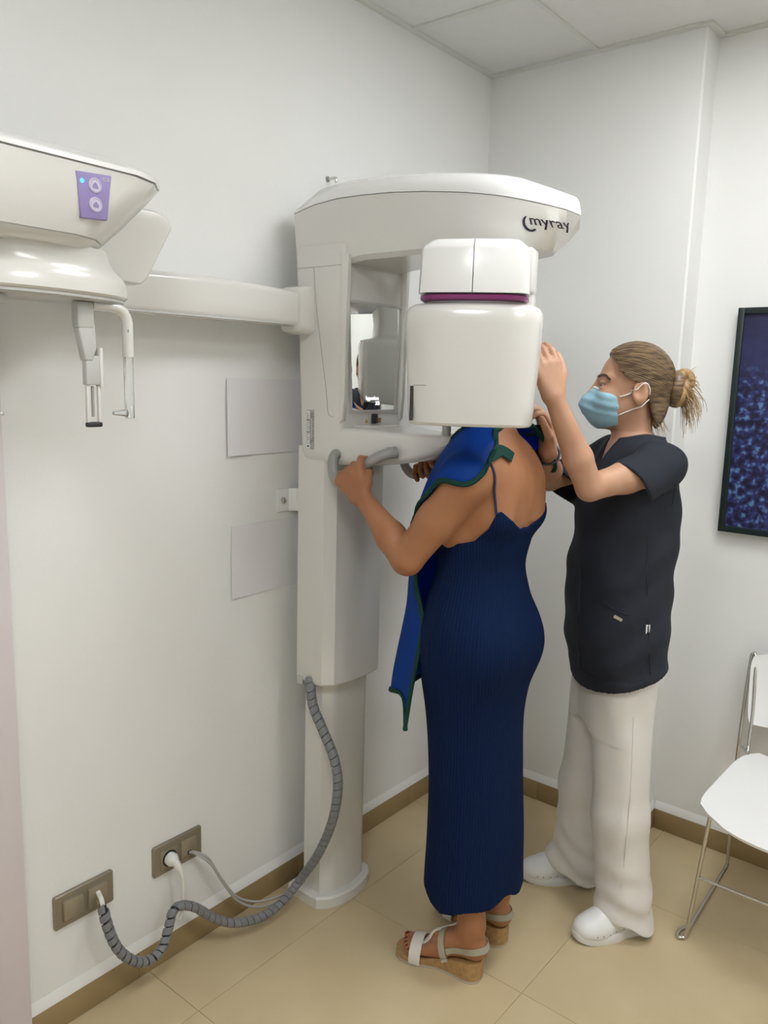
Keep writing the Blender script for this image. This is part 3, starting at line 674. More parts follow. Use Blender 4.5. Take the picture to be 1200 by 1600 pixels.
# ------------------------------------------------------------------ sculpting with distance fields (numpy)
def V3(p): return np.array(p, dtype=np.float32)
class Vol:
    def __init__(s, lo, hi, h):
        s.lo = V3(lo); s.h = h; s.n = np.ceil((V3(hi) - s.lo) / h).astype(int) + 1
        s.D = np.full(tuple(s.n), 1.0, np.float32)
    def block(s, lo, hi, pad):
        i0 = np.clip(np.floor((V3(lo) - pad - s.lo) / s.h).astype(int), 0, s.n - 1)
        i1 = np.clip(np.ceil((V3(hi) + pad - s.lo) / s.h).astype(int) + 1, 1, s.n)
        if np.any(i1 <= i0): return None, None
        sl = tuple(slice(a, b) for a, b in zip(i0, i1))
        ax = [s.lo[k] + s.h * np.arange(i0[k], i1[k], dtype=np.float32) for k in range(3)]
        return sl, np.meshgrid(*ax, indexing='ij', sparse=True)
    def add(s, prim, k=0.01):
        fn, lo, hi = prim; sl, G = s.block(lo, hi, k + 3 * s.h)
        if sl is None: return
        d = fn(*G); a = s.D[sl]
        if k <= 0: s.D[sl] = np.minimum(a, d); return
        h = np.clip(.5 + .5 * (d - a) / k, 0, 1); s.D[sl] = d + (a - d) * h - k * h * (1 - h)
    def cut(s, prim, k=0.004):
        fn, lo, hi = prim; sl, G = s.block(lo, hi, k + 3 * s.h)
        if sl is None: return
        d = -fn(*G); a = s.D[sl]
        h = np.clip(.5 - .5 * (d - a) / k, 0, 1); s.D[sl] = d + (a - d) * h + k * h * (1 - h)
    def grid(s):
        return np.meshgrid(*[s.lo[k] + s.h * np.arange(s.n[k], dtype=np.float32) for k in range(3)], indexing='ij', sparse=True)
    def sample(s, p):
        q = (V3(p) - s.lo) / s.h; i = np.clip(np.floor(q).astype(int), 0, s.n - 2); t = q - i; r = 0.0
        for a in (0, 1):
            for b in (0, 1):
                for c in (0, 1):
                    r += s.D[i[0] + a, i[1] + b, i[2] + c] * (t[0] if a else 1 - t[0]) * (t[1] if b else 1 - t[1]) * (t[2] if c else 1 - t[2])
        return float(r)
    def onpix(s, x, y, t0=1.2, t1=3.2, off=0.0):
        d = FW + RT * ((x - 600) / FPX) - UP * ((y - 800) / FPX); t = t0; lo = s.lo; hi = s.lo + s.h * (s.n - 1)
        while t < t1:
            p = CAM + d * t
            if all(lo[k] <= p[k] <= hi[k] for k in range(3)):
                v = s.sample(p)
                if v < .0005 + off: return p
                t += .002
            else: t += .004
        return None
    def mesh(s, name, smooth=1):
        D = s.D; n = D.shape; neg = D < 0
        cnt = np.zeros(tuple(k - 1 for k in n), np.int8)
        cs = [(a, b, c) for a in (0, 1) for b in (0, 1) for c in (0, 1)]
        sub = lambda A, o: A[o[0]:n[0] - 1 + o[0], o[1]:n[1] - 1 + o[1], o[2]:n[2] - 1 + o[2]]
        for o in cs: cnt += sub(neg, o)
        act = (cnt > 0) & (cnt < 8); idx = np.argwhere(act)
        acc = np.zeros((len(idx), 3), np.float32); num = np.zeros(len(idx), np.float32)
        val = {o: D[idx[:, 0] + o[0], idx[:, 1] + o[1], idx[:, 2] + o[2]] for o in cs}
        for o in cs:
            for k in range(3):
                if o[k]: continue
                o2 = tuple(1 if j == k else o[j] for j in range(3)); a, b = val[o], val[o2]
                m = (a < 0) != (b < 0); t = np.where(m, a / np.where(m, a - b, 1), 0)
                for j in range(3): acc[:, j] += np.where(m, o[j] + (t if j == k else 0), 0)
                num += m
        P = (idx + acc / num[:, None]) * s.h + s.lo
        vid = np.full(act.shape, -1, np.int64); vid[act] = np.arange(len(idx))
        quads = []
        for k in range(3):
            u, v = (k + 1) % 3, (k + 2) % 3
            A = [slice(0, n[j]) for j in range(3)]; B = list(A); A[k] = slice(0, n[k] - 1); B[k] = slice(1, n[k])
            a, b = neg[tuple(A)], neg[tuple(B)]
            e = np.argwhere(a != b)
            ok = (e[:, u] > 0) & (e[:, v] > 0) & (e[:, u] < n[u] - 1) & (e[:, v] < n[v] - 1); e = e[ok]
            if not len(e): continue
            fl_ = a[tuple(e.T)]
            def c(du, dv):
                q = e.copy(); q[:, u] += du; q[:, v] += dv; return vid[tuple(q.T)]
            q = np.stack([c(-1, -1), c(0, -1), c(0, 0), c(-1, 0)], 1)
            q[~fl_] = q[~fl_][:, ::-1]; quads.append(q)
        Q = np.concatenate(quads)
        for _ in range(smooth):
            S_ = np.zeros_like(P); w_ = np.zeros(len(P), np.float32)
            for i in range(4):
                j = (i + 1) % 4
                for a_, b_ in ((i, j), (j, i)):
                    for kk in range(3): S_[:, kk] += np.bincount(Q[:, a_], weights=P[Q[:, b_], kk], minlength=len(P))
                    w_ += np.bincount(Q[:, a_], minlength=len(P))
            P = P * .5 + .5 * S_ / np.maximum(w_, 1)[:, None]
        me = bpy.data.meshes.new(name)
        me.vertices.add(len(P)); me.vertices.foreach_set('co', P.astype(np.float32).ravel())
        me.loops.add(4 * len(Q)); me.loops.foreach_set('vertex_index', Q.astype(np.int32).ravel())
        me.polygons.add(len(Q)); me.polygons.foreach_set('loop_start', np.arange(0, 4 * len(Q), 4, dtype=np.int32))
        me.update(calc_edges=True); me.validate()
        return me
def cone(a, b, ra, rb):
    a, b = V3(a), V3(b); d = b - a; L2 = float(d @ d)
    def fn(X, Y, Z):
        px, py, pz = X - a[0], Y - a[1], Z - a[2]
        t = np.clip((px * d[0] + py * d[1] + pz * d[2]) / L2, 0, 1)
        return np.sqrt((px - t * d[0]) ** 2 + (py - t * d[1]) ** 2 + (pz - t * d[2]) ** 2) - (ra + (rb - ra) * t)
    m = max(ra, rb)
    return fn, np.minimum(a, b) - m, np.maximum(a, b) + m
def ell(c, rad, A=None):
    # A: rows are local axes
    c = V3(c); rad = V3(rad); A = np.eye(3, dtype=np.float32) if A is None else np.array(A, np.float32)
    def fn(X, Y, Z):
        p = (X - c[0], Y - c[1], Z - c[2]); k0 = 0; k1 = 0
        for i in range(3):
            q = p[0] * A[i, 0] + p[1] * A[i, 1] + p[2] * A[i, 2]
            k0 = k0 + (q / rad[i]) ** 2; k1 = k1 + (q / rad[i] ** 2) ** 2
        k0 = np.sqrt(k0); k1 = np.sqrt(k1) + 1e-6
        return k0 * (k0 - 1) / k1
    m = float(rad.max())
    return fn, c - m, c + m
def boxp(c, half, A=None, r=.004):
    c = V3(c); half = V3(half); A = np.eye(3, dtype=np.float32) if A is None else np.array(A, np.float32)
    def fn(X, Y, Z):
        p = (X - c[0], Y - c[1], Z - c[2]); q = []
        for i in range(3): q.append(np.abs(p[0] * A[i, 0] + p[1] * A[i, 1] + p[2] * A[i, 2]) - half[i] + r)
        out = np.sqrt(sum(np.maximum(v, 0) ** 2 for v in q)); return out + np.minimum(np.maximum(q[0], np.maximum(q[1], q[2])), 0) - r
    m = float(np.linalg.norm(half))
    return fn, c - m, c + m
def profile(rows, F, off=0.0, e=2.0):
    # rows: z, cx, cy, half depth (along F), half width
    R_ = np.array(rows, np.float32); F = V3((F[0], F[1], 0)); F /= np.linalg.norm(F); L_ = V3((-F[1], F[0], 0))
    zs = R_[:, 0]
    def sm(Z, k): return np.interp(Z, zs, R_[:, k]).astype(np.float32)
    def fn(X, Y, Z):
        cx, cy, d, w_ = (sm(Z, k) for k in (1, 2, 3, 4)); d = d + off; w_ = w_ + off
        a = (X - cx) * F[0] + (Y - cy) * F[1]; b = (X - cx) * L_[0] + (Y - cy) * L_[1]
        if e != 2.0:
            k0 = (np.abs(a / d) ** e + np.abs(b / w_) ** e) ** (1 / e); dist = (k0 - 1) * np.minimum(d, w_)
        else:
            k0 = np.sqrt((a / d) ** 2 + (b / w_) ** 2); k1 = np.sqrt((a / d ** 2) ** 2 + (b / w_ ** 2) ** 2) + 1e-6
            dist = k0 * (k0 - 1) / k1
        return np.maximum(dist, np.maximum(Z - zs[-1], zs[0] - Z))
    m = R_[:, 3:5].max() + off
    lo = np.array([R_[:, 1].min() - m, R_[:, 2].min() - m, zs[0]]); hi = np.array([R_[:, 1].max() + m, R_[:, 2].max() + m, zs[-1]])
    return fn, lo, hi
def dense(rows, n=40):
    # smooth the rows with a catmull-like resample
    R_ = np.array(rows, float); z = R_[:, 0]; zz = np.linspace(z[0], z[-1], n); out = [zz]
    for k in range(1, R_.shape[1]):
        m = np.gradient(R_[:, k], z); i = np.clip(np.searchsorted(z, zz) - 1, 0, len(z) - 2); h = z[i + 1] - z[i]; t = (zz - z[i]) / h
        out.append((2 * t ** 3 - 3 * t ** 2 + 1) * R_[i, k] + (t ** 3 - 2 * t ** 2 + t) * h * m[i] + (-2 * t ** 3 + 3 * t ** 2) * R_[i + 1, k] + (t ** 3 - t ** 2) * h * m[i + 1])
    return np.stack(out, 1)
def finger(v, pts, r0, r1, k=.003):
    for i in range(len(pts) - 1):
        t0, t1 = i / (len(pts) - 1), (i + 1) / (len(pts) - 1)
        v.add(cone(pts[i], pts[i + 1], r0 + (r1 - r0) * t0, r0 + (r1 - r0) * t1), k if i == 0 else .002)

def skin_mat(name, c, c2):
    return mat(name, c, 0.48, noise=.1, nscale=14, col2=c2, bump=.06, bscale=300, sss=.12, spec=.35)
M_SKIN_P = skin_mat('skin_tan', (.39, .178, .086), (.345, .150, .070))
M_SKIN_A = skin_mat('skin_fair', (.54, .315, .205), (.50, .275, .175))

def head(v, c, Fh, up=(0, 0, 1), s=1.0):
    F_ = V3(Fh); U_ = V3(up); F_ = F_ / np.linalg.norm(F_); L_ = np.cross(U_, F_); L_ /= np.linalg.norm(L_); U_ = np.cross(F_, L_)
    A = np.array([F_, L_, U_]); c = V3(c)
    P = lambda a, b, z: c + s * (a * F_ + b * L_ + z * U_)
    v.add(ell(P(-.009, 0, .028), V3((.092, .074, .088)) * s, A), .02)
    v.add(ell(P(.026, 0, -.03), V3((.060, .060, .080)) * s, A), .03)
    v.add(cone(P(.015, 0, -.065), P(.062, 0, -.094), .034 * s, .020 * s), .02)
    for q in (-1, 1):
        v.add(cone(P(-.005, q * .052, -.04), P(.05, q * .02, -.088), .016 * s, .016 * s), .02)
        v.add(ell(P(.056, q * .036, -.028), V3((.030, .026, .028)) * s, A), .015)
        v.add(cone(P(.078, q * .012, .020), P(.062, q * .046, .024), .010 * s, .009 * s), .012)
        v.cut(ell(P(.090, q * .031, .003), V3((.014, .017, .011)) * s, A), .010)
        v.add(ell(P(-.016, q * .079, -.006), V3((.021, .010, .033)) * s, A), .005)
        v.cut(ell(P(-.011, q * .090, -.002), V3((.012, .009, .020)) * s, A), .004)
        v.add(ell(P(.076, q * .031, .009), V3((.010, .016, .005)) * s, A), .004)
        v.add(ell(P(.076, q * .031, -.005), V3((.009, .015, .004)) * s, A), .004)
        v.add(ell(P(.098, q * .010, -.032), V3((.009, .007, .007)) * s, A), .006)
    v.add(cone(P(.084, 0, .014), P(.104, 0, -.027), .007 * s, .010 * s), .012)
    v.add(ell(P(.083, 0, -.054), V3((.010, .022, .006)) * s, A), .006)
    v.add(ell(P(.081, 0, -.064), V3((.010, .019, .006)) * s, A), .006)
    return P, A

# ================================================================== patient
PF = (-1, 0)
pat = empty('person', (.62, -.905, 0), cat='person', label='person in a long ribbed navy dress and blue apron standing at the machine')
prow = dense([(.80, .614, -.905, .128, .170), (.93, .617, -.905, .141, .188), (1.0, .613, -.905, .133, .182), (1.07, .610, -.905, .112, .160), (1.14, .612, -.905, .099, .140), (1.20, .620, -.905, .102, .143),
              (1.28, .632, -.905, .110, .154), (1.36, .640, -.907, .108, .164), (1.41, .642, -.908, .096, .160), (1.45, .638, -.909, .078, .125), (1.485, .628, -.91, .056, .072)], 60)
S1, E1, W1 = V3((.662, -1.072, 1.375)), V3((.533, -1.128, 1.172)), V3((.392, -1.124, 1.300))
S2, E2, W2 = V3((.632, -.758, 1.370)), V3((.51, -.695, 1.18)), V3((.385, -.735, 1.30))
def hand_grip(v, W, bar, s):
    # bar: points on the handle under index..little finger (from thumb side), s: outward side in y
    K = []
    for i, b in enumerate(bar):
        b = V3(b); rr = .0215
        up = V3((-.25, 0, .97))
        k = b + V3((.006, s * .026, .004)) + up * (.004 if i in (1, 2) else 0)
        top = b + V3((-.002, s * .012, .022)); top2 = b + V3((-.002, -s * .010, .020)); tip = b + V3((.002, -s * .021, -.004)); tip2 = b + V3((.006, -s * .012, -.019))
        finger(v, [k, top, top2, tip, tip2], .0105, .0075)
        K.append(k)
    Wv = V3(W)
    for i, k in enumerate(K):
        w_ = Wv + (k - K[1]) * .35
        v.add(cone(w_, k, .0165, .0125), .012)
    th = Wv * .55 + K[0] * .45 + V3((.022, 0, 0))
    finger(v, [Wv * .8 + K[0] * .2 + V3((.010, 0, 0)), th, V3(bar[0]) + V3((.026, s * .012, -.012)), V3(bar[0]) + V3((.012, -s * .014, -.016))], .0145, .0085, .008)
v = Vol((.20, -1.20, 0.0), (.82, -.62, 1.80), .0036)
v.add(profile(prow, PF, -.004), .001)
HB_ = .062
# legs
ft = {}
for s, heel, d in ((-1, (.700, -.968), (-.972, -.236)), (1, (.680, -.808), (-.985, .10))):
    hx, hy = heel; dn = np.array(d) / np.linalg.norm(d); ln = np.array([dn[1], -dn[0]])
    def Q(a, b, z, hx=hx, hy=hy, dn=dn, ln=ln): return (hx + dn[0] * a + ln[0] * b, hy + dn[1] * a + ln[1] * b, z)
    ft[s] = Q
    ank = Q(.025, 0, .155)
    hip = (.617, -.905 + s * .085, .90); kn = (.608, -.905 + s * .075, .53)
    v.add(cone(hip, kn, .082, .055), .03)
    v.add(cone(kn, (kn[0] * .4 + ank[0] * .6 + .02, kn[1] * .4 + ank[1] * .6, .35), .050, .050), .03)
    v.add(cone((kn[0] * .4 + ank[0] * .6 + .015, kn[1] * .4 + ank[1] * .6, .34), ank, .048, .036), .03)
    v.add(cone(ank, Q(.018, 0, .098), .036, .031), .015)
    v.add(ell(Q(.010, 0, .092), (.033, .030, .030)), .012)
    v.add(cone(Q(.035, 0, .115), Q(.110, -.004, .082), .031, .024), .02)
    v.add(cone(Q(.012, 0, .085), Q(.13, .0, .055), .027, .022), .02)
    v.add(cone(Q(.10, -s * .018, .062), Q(.172, -s * .022, .040), .022, .016), .015)
    v.add(cone(Q(.10, s * .018, .060), Q(.165, s * .022, .040), .020, .014), .015)
    for q, (b0, L_, r_) in enumerate(((-.027, .222, .0115), (-.009, .220, .0085), (.006, .214, .008), (.019, .206, .0075), (.031, .195, .007))):
        b = b0 * s
        finger(v, [Q(.165, b * .9, .038), Q((.165 + L_) / 2 + .004, b, .039), Q(L_, b, .031)], r_ * 1.05, r_ * .95, .005)
# shoulders, arms, neck, head
for S_, E_, W_ in ((S1, E1, W1), (S2, E2, W2)):
    mid = (S_ + E_) / 2; s = -1 if S_[1] < -.9 else 1
    v.add(cone((.645, -.908 + s * .05, 1.415), S_ + V3((-.005, 0, .012)), .055, .052), .03)
    v.add(cone(S_, mid, .054, .047), .03)
    v.add(cone(mid, E_, .048, .040), .02)
    fm = E_ * .62 + W_ * .38
    v.add(cone(E_, fm, .039, .040), .012); v.add(cone(fm, W_, .038, .024), .012)
    v.add(cone((.695, -.908 + s * .070, 1.36), (.695, -.908 + s * .08, 1.28), .045, .045), .03)      # shoulder blades
    v.add(cone((.60, -.908 + s * .11, 1.34), (.60, -.908 + s * .12, 1.24), .045, .04), .03)
v.add(cone((.632, -.909, 1.44), (.600, -.911, 1.57), .056, .052), .04)
hand_grip(v, W1 + V3((-.012, 0, .012)), [(.352, -1.087, 1.383), (.332, -1.092, 1.366), (.311, -1.094, 1.350), (.291, -1.095, 1.338)], -1)
hand_grip(v, W2 + V3((-.010, 0, .012)), [(.352, -.773, 1.383), (.332, -.768, 1.366), (.311, -.766, 1.350), (.291, -.765, 1.338)], 1)
PH, PHA = head(v, (.572, -.912, 1.645), (-1, 0, .0))
# spine groove on the bare back
v.cut(cone((.765, -.907, 1.22), (.752, -.909, 1.42), .008, .008), .02)
vb = v
link('body', v.mesh('body'), M_SKIN_P, pat)
# dress: the torso offset, cut at the neckline, then a tube skirt
drow = [tuple(r) for r in dense([(.168, .640, -.905, .128, .170), (.24, .635, -.905, .125, .168), (.38, .633, -.905, .122, .160), (.565, .625, -.905, .117, .154), (.75, .614, -.905, .122, .163), (.85, .614, -.905, .136, .182), (.93, .617, -.905, .146, .192), (1.0, .613, -.905, .137, .186), (1.07, .610, -.905, .116, .164), (1.14, .612, -.905, .103, .144), (1.20, .620, -.905, .106, .148), (1.28, .632, -.905, .114, .158), (1.36, .640, -.907, .111, .166)], 80)]
v = Vol((.45, -1.12, .15), (.82, -.69, 1.38), .0036)
v.add(profile(drow, PF, .0), .001)
for s in (-1, 1):
    v.add(cone((.695, -.908 + s * .070, 1.36), (.695, -.908 + s * .08, 1.28), .049, .049), .03)
    v.add(ell((.666, -.905 + s * .070, .925), (.082, .085, .095)), .05)          # seat of the dress
    v.add(ell((.545, -.905 + s * .07, 1.24), (.065, .065, .065)), .04)           # bust
    v.cut(cone((.668, -.905 + s * .178, 1.37), (.655, -.905 + s * .185, 1.30), .060, .050), .006)   # arm holes
X, Y, Z = v.grid()
ang = np.degrees(np.arctan2(-(Y + .905), (X - .635)))         # 0 at the back, 90 at her left side
zc = np.interp(np.abs(ang), [0, 12, 26, 40, 50, 54, 62, 76, 90, 120, 150, 180], [1.252, 1.250, 1.262, 1.284, 1.304, 1.300, 1.256, 1.224, 1.216, 1.25, 1.30, 1.29]).astype(np.float32)
v.D = np.maximum(v.D, (Z - zc) * .8)
# ragged wavy hem, hollow below
hem = .236 + .010 * np.sin(np.radians(ang) * 3 + .6) + .006 * np.sin(np.radians(ang) * 7)
v.D = np.maximum(v.D, (hem - Z))
inner = profile([(z, a, b, c - .009, d - .009) for z, a, b, c, d in drow if z < .52], PF)
fnv = inner[0](X, Y, Z); fnv = np.maximum(profile([(z, a, b, c - .009, d - .009) for z, a, b, c, d in drow], PF)[0](X, Y, Z), Z - .42)
v.D = np.maximum(v.D, -fnv)
vd = v
md = bpy.data.materials.new('ribbed_navy_knit'); md.use_nodes = True; nt = md.node_tree; bs = nt.nodes['Principled BSDF']
bs.inputs['Base Color'].default_value = (.0048, .0145, .053, 1); bs.inputs['Roughness'].default_value = .85; bs.inputs['Specular IOR Level'].default_value = .08
g = nt.nodes.new('ShaderNodeNewGeometry'); sp = nt.nodes.new('ShaderNodeSeparateXYZ'); nt.links.new(g.outputs['Position'], sp.inputs[0])
def mth(op, a, b=None):
    n_ = nt.nodes.new('ShaderNodeMath'); n_.operation = op
    for i, q in enumerate((a, b)):
        if q is None: continue
        if isinstance(q, (int, float)): n_.inputs[i].default_value = q
        else: nt.links.new(q, n_.inputs[i])
    return n_.outputs[0]
an = mth('ARCTAN2', mth('ADD', sp.outputs['Y'], .905), mth('SUBTRACT', sp.outputs['X'], .625))
wv = mth('SINE', mth('MULTIPLY', an, 120.0))
bp = nt.nodes.new('ShaderNodeBump'); bp.inputs['Strength'].default_value = .4; bp.inputs['Distance'].default_value = .003
nt.links.new(wv, bp.inputs['Height']); nt.links.new(bp.outputs['Normal'], bs.inputs['Normal'])
dress = link('dress', v.mesh('dress'), md, pat)
M_STRAP = mat('strap_navy', (.006, .013, .045), .8)
for s in (-1, 1):
    pts = [(.714, -.905 + s * .112, 1.296), (.714, -.905 + s * .125, 1.345), (.700, -.905 + s * .135, 1.395), (.66, -.905 + s * .135, 1.428), (.60, -.905 + s * .12, 1.41), (.55, -.905 + s * .10, 1.34), (.525, -.905 + s * .095, 1.29)]
    q = []
    for p in catmull(pts, 6):       # settle the strap on the skin
        p = Vector(p)
        for _ in range(6):
            e_ = .004; dv = vb.sample(p); gr = Vector([(vb.sample(p + Vector((e_ if k == 0 else 0, e_ if k == 1 else 0, e_ if k == 2 else 0))) - dv) / e_ for k in range(3)])
            if gr.length > 1e-4: p = p - gr.normalized() * max(-.02, min(.02, (dv - .0015)))
        q.append(p)
    tube('shoulder_strap', q, .0048, M_STRAP, dress, sides=8, flat=.5)
# hair of the patient (bobbed back, mostly hidden by the machine)
M_HAIR_P = mat('hair_dark', (.045, .025, .015), .5, noise=.3, nscale=60)
v = Vol((.42, -1.05, 1.50), (.72, -.78, 1.80), .005)
v.add(ell(PH(-.015, 0, .030), (.106, .084, .097), PHA), .01)
v.add(ell(PH(-.095, 0, -.01), (.035, .035, .035), PHA), .02)
X, Y, Z = v.grid()
a_ = -(X - .572); c_ = Z - 1.645
v.D = np.maximum(v.D, (a_ * .8 - (c_ - .035) * .6 - .022))
link('hair', v.mesh('hair'), M_HAIR_P, pat)
for q in (-1, 1):
    ey = lathe('eye', [(.0001, -.0115), (.006, -.0098), (.0105, -.004), (.0112, 0), (.0105, .004), (.006, .0098), (.0001, .0115)], Vector(PH(.069, q * .031, .002)), (-1, 0, 0), mat('eye_white', (.75, .72, .70), .2), pat, n=14)
# --- ribbons that lie on a sculpted surface
def settle(vol, p, off):
    p = Vector(p)
    for _ in range(8):
        e_ = .004; dv = vol.sample(p)
        if dv > .5: return p, None
        gr = Vector([(vol.sample(p + Vector([e_ if k == j else 0 for j in range(3)])) - vol.sample(p - Vector([e_ if k == j else 0 for j in range(3)]))) / (2 * e_) for k in range(3)])
        if gr.length < 1e-4: return p, None
        p = p - gr.normalized() * max(-.02, min(.02, dv - off))
    return p, gr.normalized()
def ribbon(name, pts, width, thick, vol, m, parent, off=.002, n=6, fixed_ends=False, nrm=None, **k):
    path = catmull([Vector(p) for p in pts], n); Np = []
    out = []
    for i, p in enumerate(path):
        g_ = Vector(nrm) if nrm is not None else None
        if vol is not None:
            q, g2 = settle(vol, p, off)
            if g2 is not None: g_ = g2
            if not (fixed_ends and i in (0, len(path) - 1)): p = q
        out.append(p); Np.append(g_ if g_ is not None else (Np[-1] if Np else Vector((0, -1, 0))))
    T, _ = frames(out); rings = []
    for p, t, g_ in zip(out, T, Np):
        g_ = (g_ - t * g_.dot(t)).normalized(); b = t.cross(g_)
        rings.append([p + b * a * width / 2 + g_ * c * thick for a, c in ((-1, 0), (-.92, 1), (.92, 1), (1, 0), (.9, -.6), (-.9, -.6))])
    return loft(name, rings, m, parent, angle=40, **k)
# ------------------------------------------------------------------ sandals
M_CORK = mat('cork_wedge', (.40, .235, .095), .6, noise=.18, nscale=90, bump=.25, bscale=260)
M_SOLE = mat('sandal_sole', (.45, .40, .33), .6)
M_STRAPW = mat('sandal_white', (.72, .69, .63), .5, bump=.1, bscale=200)
M_STRAPG = mat('sandal_elastic', (.37, .35, .27), .7, bump=.25, bscale=400)
M_NAIL = mat('nail_red', (.22, .006, .012), .2)
def sole_outline(s, k=0.0):
    half = [(-.034, .006), (-.038, .03), (-.031, .06), (-.026, .11), (-.034, .15), (-.044, .185), (-.040, .215), (-.022, .236)]   # lateral side: (b, a)
    med = [(.004, .242), (.026, .236), (.041, .215), (.042, .18), (.034, .14), (.026, .10), (.031, .06), (.037, .03), (.032, .006), (.015, -.010), (-.016, -.010)]
    return [(p_.x, p_.y) for p_ in catmull([(a, b * (-s), 0) for b, a in half + med], 3, True)]
for s in (-1, 1):
    Q = ft[s]; sd = None
    top = lambda a: .060 - .038 * min(1, max(0, (a - .03) / .13)) ** .9 if a > .03 else .060
    o_ = sole_outline(s)
    bot = lambda a: .000 + .010 * max(0, (a - .205) / .04) ** 2
    r_ = [[Vector(Q(a, b, bot(a))) for a, b in o_], [Vector(Q(a, b, bot(a) + .007)) for a, b in o_]]
    sd = loft('sandal', [[Vector(Q(a, b * .97, bot(a) + .007)) for a, b in o_], [Vector(Q(a, b * 1.0, top(a) - .004)) for a, b in o_], [Vector(Q(a, b * .98, top(a))) for a, b in o_]], M_CORK, pat, angle=35)
    loft('sole', r_, M_SOLE, sd, angle=35)
    e_ = -s      # medial is +e_
    rg = []
    for t_ in range(17):
        th = math.radians(-14 + 208 * t_ / 16); cb, sz = math.cos(th), math.sin(th)
        ac = .176 - .004 * cb * e_
        rg.append([Vector(Q(ac + da, -e_ * cb * (.0455 + dr), .021 + sz * (.0445 + dr + (.004 if da < 0 else -.002) * max(0, sz)))) for da, dr in ((-.017, 0), (-.016, .0025), (.016, .0025), (.017, 0), (.016, -.0015), (-.016, -.0015))])
    loft('toe_strap', rg, M_STRAPW, sd, angle=40)
    ribbon('instep_strap', [Q(.168, -.012 * e_, .066), Q(.148, -.012 * e_, .074), Q(.125, -.004 * e_, .092), Q(.095, .006 * e_, .112), Q(.070, .016 * e_, .130)], .015, .003, vb, M_STRAPW, sd)
    ribbon('elastic_strap', [Q(.085, -.036 * e_, .040), Q(.092, -.036 * e_, .060), Q(.100, -.026 * e_, .085), Q(.098, -.008 * e_, .105), Q(.090, .012 * e_, .112), Q(.085, .030 * e_, .08), Q(.085, .036 * e_, .04)], .018, .0018, vb, M_STRAPG, sd, fixed_ends=True)
    ribbon('ankle_strap', [Q(.086, -.030 * e_, .070), Q(.055, -.036 * e_, .082), Q(.02, -.034 * e_, .094), Q(-.016, -.014 * e_, .100), Q(-.020, .0, .101), Q(-.016, .014 * e_, .100), Q(.02, .034 * e_, .094), Q(.055, .036 * e_, .082), Q(.086, .030 * e_, .070)], .018, .0018, vb, M_STRAPG, sd)
    for b0, L_, r0 in ((-.027, .226, .0075), (-.009, .223, .005), (.006, .217, .0048), (.019, .209, .0045), (.031, .198, .0042)):
        c_, n_ = settle(vb, Q(L_ - .002, b0 * s, .040), .0)
        if n_ is not None:
            lathe('toenail', [(.0002, .0012), (r0 * .7, .001), (r0, .0), (r0 * .9, -.001)], c_, n_, M_NAIL, pat, n=10)

# ------------------------------------------------------------------ lead apron
M_APRON = mat('apron_blue', (.005, .075, .46), .55, spec=.25, noise=.06, nscale=6, bump=.06, bscale=120)
M_GREEN = mat('apron_trim_green', (.004, .042, .032), .7, spec=.2, bump=.2, bscale=500)
O_ = [pix(772, 671, 1, -1.0), pix(769, 716, 1, -1.05), pix(735, 756, 1, -1.115), pix(688, 754, 1, -1.135), pix(665, 781, 1, -1.122), pix(643, 822, 1, -1.088), Vector((.512, -1.062, 1.18)), pix(650, 908, 1, -1.06), pix(662, 970, 1, -1.058), pix(655, 1022, 1, -1.065), pix(644, 1075, 1, -1.078), pix(633, 1142, 1, -1.09)]
I_ = [Vector(p) for p in ((.690, -.965, 1.512), (.682, -.962, 1.513), (.640, -.970, 1.508), (.600, -.972, 1.500), (.552, -.958, 1.480), (.502, -.930, 1.43), (.462, -.905, 1.33), (.440, -.905, 1.15), (.420, -.905, 1.02), (.396, -.905, .92), (.378, -.905, .83), (.366, -.905, .725))]
M_ = [Vector(p) for p in ((.694, -.985, 1.505), (.703, -1.012, 1.482), (.682, -1.055, 1.458), (.628, -1.062, 1.456), (.567, -1.045, 1.432), (.507, -1.015, 1.36), (.470, -1.0, 1.25), (.448, -1.0, 1.11), (.436, -1.0, 1.005), (.412, -1.0, .885), (.398, -1.0, .815), (.390, -1.0, .752))]
N_ = [M_[i] * .32 + O_[i] * .68 + (M_[i] - (I_[i] + O_[i]) * .5) * .25 for i in range(8)] + [pix(646, 968, 1, -1.04), pix(637, 1022, 1, -1.042), pix(631, 1060, 1, -1.045), pix(629.5, 1090, 1, -1.05)]
NV, NU = 8, 5
def patch(mirror):
    mm = lambda p: Vector((p.x, -1.81 - p.y, p.z)) if mirror else Vector(p)
    I2 = [mm(p) for p in I_]; M2 = [mm(p) for p in M_]; O2 = [mm(p) for p in O_]; N2 = [mm(p) for p in N_]
    ci, cm, cn, co = (catmull(q, NV) for q in (I2, M2, N2, O2))
    grid_ = []
    for a, b, e2, c in zip(ci, cm, cn, co):
        row = catmull([a, b, e2, c], NU)
        grid_.append(row)
    for i, row in enumerate(grid_):          # keep the sheet off the body and the dress
        for j, p in enumerate(row):
            for vol in (vb, vd):
                if all(vol.lo[k] + .01 < p[k] < vol.lo[k] + vol.h * (vol.n[k] - 2) for k in range(3)):
                    dv = vol.sample(p)
                    if dv < .007 and p.z > 1.05: p = settle(vol, p, .008)[0]
            row[j] = p
    for _ in range(2):
        g2 = [[Vector(p) for p in r] for r in grid_]
        for i in range(1, len(grid_) - 1):
            for j in range(1, len(grid_[0]) - 1):
                g2[i][j] = grid_[i][j] * .5 + (grid_[i - 1][j] + grid_[i + 1][j] + grid_[i][j - 1] + grid_[i][j + 1]) * .125
        grid_ = g2
    return grid_
ap = empty('lead_apron', (0, 0, 0)); ap.parent = pat; ap.location = -pat.location
